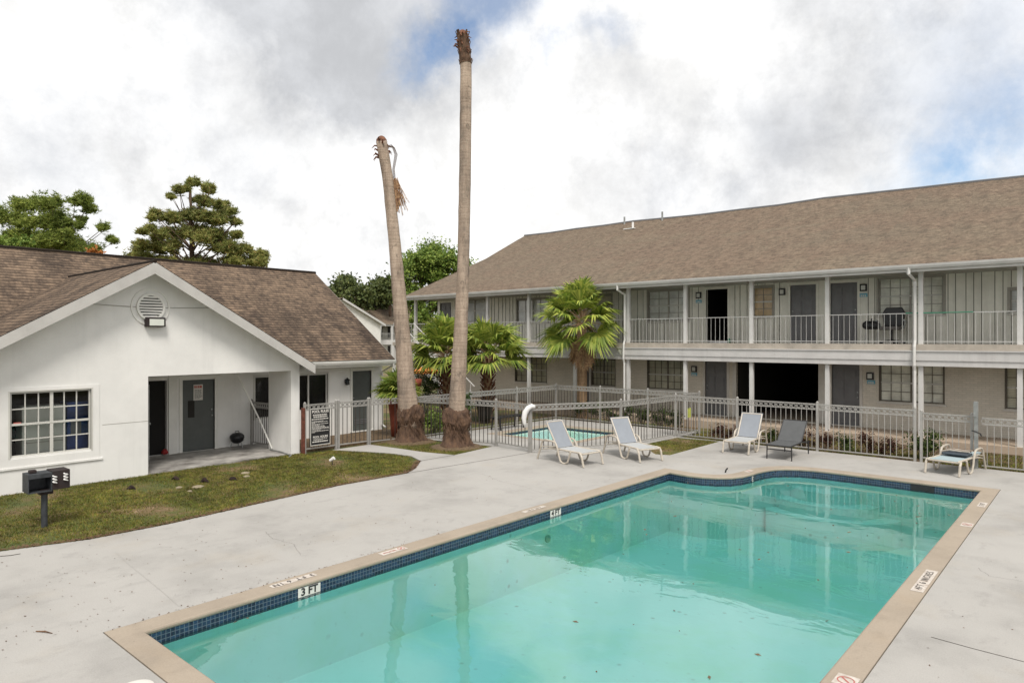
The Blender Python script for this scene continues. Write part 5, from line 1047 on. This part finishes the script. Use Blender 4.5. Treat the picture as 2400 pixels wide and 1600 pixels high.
# bench in the wading pool yard
bn=thing('bench','low black bench behind the wading pool','bench',(-15.85,17.9,0))
for k in range(3): q=MB(); q.box((-16.02+.13*k,17.15,.42),(-15.92+.13*k,18.65,.45)); q.build('slat',M['black'],bn)
for y in (17.3,18.5): q=MB(); q.bar((-16.0,y,.42),(-16.06,y,0),.04); q.bar((-15.68,y,.42),(-15.62,y,0),.04); q.bar((-16.0,y,.38),(-15.68,y,.38),.03); q.build('leg',M['black'],bn)
q=MB(); q.box((-10.44,20.72,.55),(-10.42,20.98,.85)); tag(q.build('fence_tag',M['yellow']),'small yellow green cloth tied on the short fence','cloth')
oc=MB(); c_=at(997,864,30); w_=.42; zt_=c_.z
oc.v+=[(c_.x-w_,c_.y-w_,zt_-.08),(c_.x+w_,c_.y-w_,zt_-.08),(c_.x+w_,c_.y+w_,zt_-.08),(c_.x-w_,c_.y+w_,zt_-.08),(c_.x,c_.y,zt_+.14),(c_.x-w_,c_.y-w_,zt_-.2),(c_.x+w_,c_.y-w_,zt_-.2),(c_.x+w_,c_.y+w_,zt_-.2),(c_.x-w_,c_.y+w_,zt_-.2)]; oc.f+= [(0,1,4),(1,2,4),(2,3,4),(3,0,4),(0,5,6,1),(1,6,7,2),(2,7,8,3),(3,8,5,0)]; oct_=thing('canopy','orange fabric canopy partly hidden behind the small fan palms','canopy',(c_.x,c_.y,0)); oc.build('fabric',M['orange'],oct_)
for dx in (-.38,.38):
    for dy in (-.38,.38): q=MB(); q.tube([(c_.x+dx,c_.y+dy,-.08),(c_.x+dx,c_.y+dy,zt_-.08)],.02,6); q.build('leg',M['steel'],oct_)
# balcony chair, grill, jar
ocx,ocy,ocz=-5.2,24.3,ZF2+.002; chh=thing('office_chair','black office chair with grey seat on the upper balcony','office chair',(ocx,ocy,ocz))
for k in range(5): a=k*1.2566+.3; q=MB(); q.tube([(ocx,ocy,ocz+.1),(ocx+.36*math.cos(a),ocy+.36*math.sin(a),ocz+.06)],[.04,.03],6); q=q.build('base_arm',M['black'],chh); w=MB(); w.tube([(ocx+.36*math.cos(a)-.03,ocy+.36*math.sin(a),ocz+.035),(ocx+.36*math.cos(a)+.03,ocy+.36*math.sin(a),ocz+.035)],.035,8); w.build('caster',M['black'],q)
q=MB(); q.tube([(ocx,ocy,ocz+.1),(ocx,ocy,ocz+.44)],.03,8); q.build('column',M['black'],chh)
q=MB(); q.box((ocx-.30,ocy-.27,ocz+.44),(ocx+.26,ocy+.22,ocz+.55)); q.build('seat',M['grey_cart'],chh,bev=.03)
q=MB(); q.prism([(ocx-.27,ocz+.56),(ocx+.29,ocz+.56),(ocx+.35,ocz+.98),(ocx+.26,ocz+1.16),(ocx-.20,ocz+1.16),(ocx-.31,ocz+.98)],'Y',ocy+.16,ocy+.26); q.build('backrest',M['black'],chh,bev=.03)
for s in (-1,1): q=MB(); q.tube([(ocx+s*.32,ocy+.1,ocz+.50),(ocx+s*.40,ocy+.05,ocz+.72),(ocx+s*.39,ocy-.2,ocz+.74)],.03,6); q.build('armrest',M['steel'],chh)
bq=thing('charcoal_grill','small black barrel grill on thin legs left of the office chair','grill',(-5.82,24.4,ocz)); q=MB(); q.tube([(-6.06,24.4,ocz+.60),(-5.98,24.4,ocz+.60),(-5.62,24.4,ocz+.60),(-5.56,24.4,ocz+.60)],[.08,.14,.14,.08],14); q.build('body',M['black'],bq)
for x in (-5.98,-5.64):
    for y in (24.28,24.52): q=MB(); q.tube([(x,y,ocz),(x+.03,24.4,ocz+.5)],.010,6); q.build('leg',M['steel'],bq)
q=MB(); q.tube([(-5.86,24.27,ocz+.66),(-5.86,24.22,ocz+.72),(-5.76,24.22,ocz+.72),(-5.76,24.27,ocz+.66)],.01,6); q.tube([(-5.8,24.4,ocz+.74),(-5.8,24.4,ocz+.82)],.02,6); q.build('handle',M['black'],bq)
q=MB(); q.lathe((-10.80,24.82,ZF2+.002),[(.001,0),(.05,0),(.06,.06),(.05,.13),(.03,.15),(.04,.18),(.001,.18)],12); tag(q.build('jar',M['green'],smooth=True),'small dark green jar beside the open balcony doorway','jar')
q=MB(); q.tube([(-5.0+.4,23.28,ZF2+.93),(-3.3,23.27,ZF2+.925),(-2.9,23.28,ZF2+.93)],.014,6); tag(q.build('green_strap',M['green']),'thin green strap wound along the balcony railing','strap')
# ---------------- small things on the deck ----------------
q=MB(); p=gp(1700,1107); q.tube([(p.x,p.y,0),(p.x+.02,p.y,.07),(p.x+.05,p.y+.02,.11)],.018,7); tag(q.build('deck_anchor',M['black']),'short black stub rising from the deck near the curved alcove','anchor')
p=gp(318,1612); q=MB(); q.lathe((p.x,p.y,0),[(.15,0),(.148,.008),(.12,.012),(.001,.012)],28); q=q.build('skimmer_lid',M['paper']); tag(q,'round white skimmer lid set in the deck at the near corner','skimmer lid'); k=MB(); k.box((p.x-.05,p.y-.01,.0125),(p.x+.05,p.y+.01,.016)); k.build('lid_slot',M['text'],q)
p=gp(103,1482); q=MB(); q.tube([(p.x-.09,p.y-.05,.008),(p.x,p.y+.01,.012),(p.x+.1,p.y+.05,.008)],[.006,.009,.004],6); tag(q.build('twig',M['leafbrown']),'brown twig lying on the deck at the lower left','twig')
def litter(name,pts,z,sz,m):
    v=[]
    for x,y in pts:
        a=random.uniform(0,6.28); s=sz*random.uniform(.4,1.3); c=Vector((x,y,z)); d=Vector((math.cos(a),math.sin(a),0))*s; e=Vector((-math.sin(a),math.cos(a),0))*s*.4; v+= [c-d,c+e+Vector((0,0,s*.2)),c+d,c-e]
    return mesh_tris(name,np.array([tuple(p) for p in v]),m,4)
pts=[]
for _ in range(900):
    x=random.uniform(0,1500); y=random.uniform(1110,1600); p=gp(x,y)
    if -12.0<p.x<-8.15 and p.y<14: pts.append((p.x,p.y))
for _ in range(70): p=gp(random.uniform(250,760),0+random.uniform(1300,1470)); 
for _ in range(160): y=random.uniform(2.7,8); pts.append((-8.1+random.gauss(0,.05)-.02,y))
for _ in range(120): x=random.uniform(-1.4,2.5); y=random.uniform(3,18); pts.append((x,y))
pts=[(x,y) for x,y in pts if not(-8.1<x<-1.72 and 2.6<y<17.5)]
tag(litter('leaf_litter',pts,.006,.015,M['leafbrown']),'tiny dark leaf crumbs scattered over the pale deck','leaf litter',kind='stuff')
pts=[(random.uniform(-7.6,-2.2),3+14*random.random()**.8) for _ in range(85)]+[(-7.72,y) for y in (3.9,4.05,4.2)]+[(random.uniform(-3.4,-2.2),random.uniform(13,16.5)) for _ in range(14)]
tag(litter('floating_leaves',pts,-.176,.036,M['leafyel']),'brown and yellow leaves floating on the pool water','floating leaves',kind='stuff')

pts=[]
for a,b_ in zip(LAWN1,LAWN1[1:]):
    if a[0]>-12.95 or b_[0]>-13.0:
        d=Vector((b_[0]-a[0],b_[1]-a[1])); n=Vector((-d.y,d.x)).normalized()
        for _ in range(int(d.length*330)):
            t=random.random(); o=abs(random.gauss(0,.075))-.015; p=Vector(a)+d*t+n*o; pts.append((p.x,p.y))
tag(litter('leaf_litter',pts,.012,.026,M['leafbrown']),'brown debris gathered along the lawn edge beside the deck','leaf litter',kind='stuff')
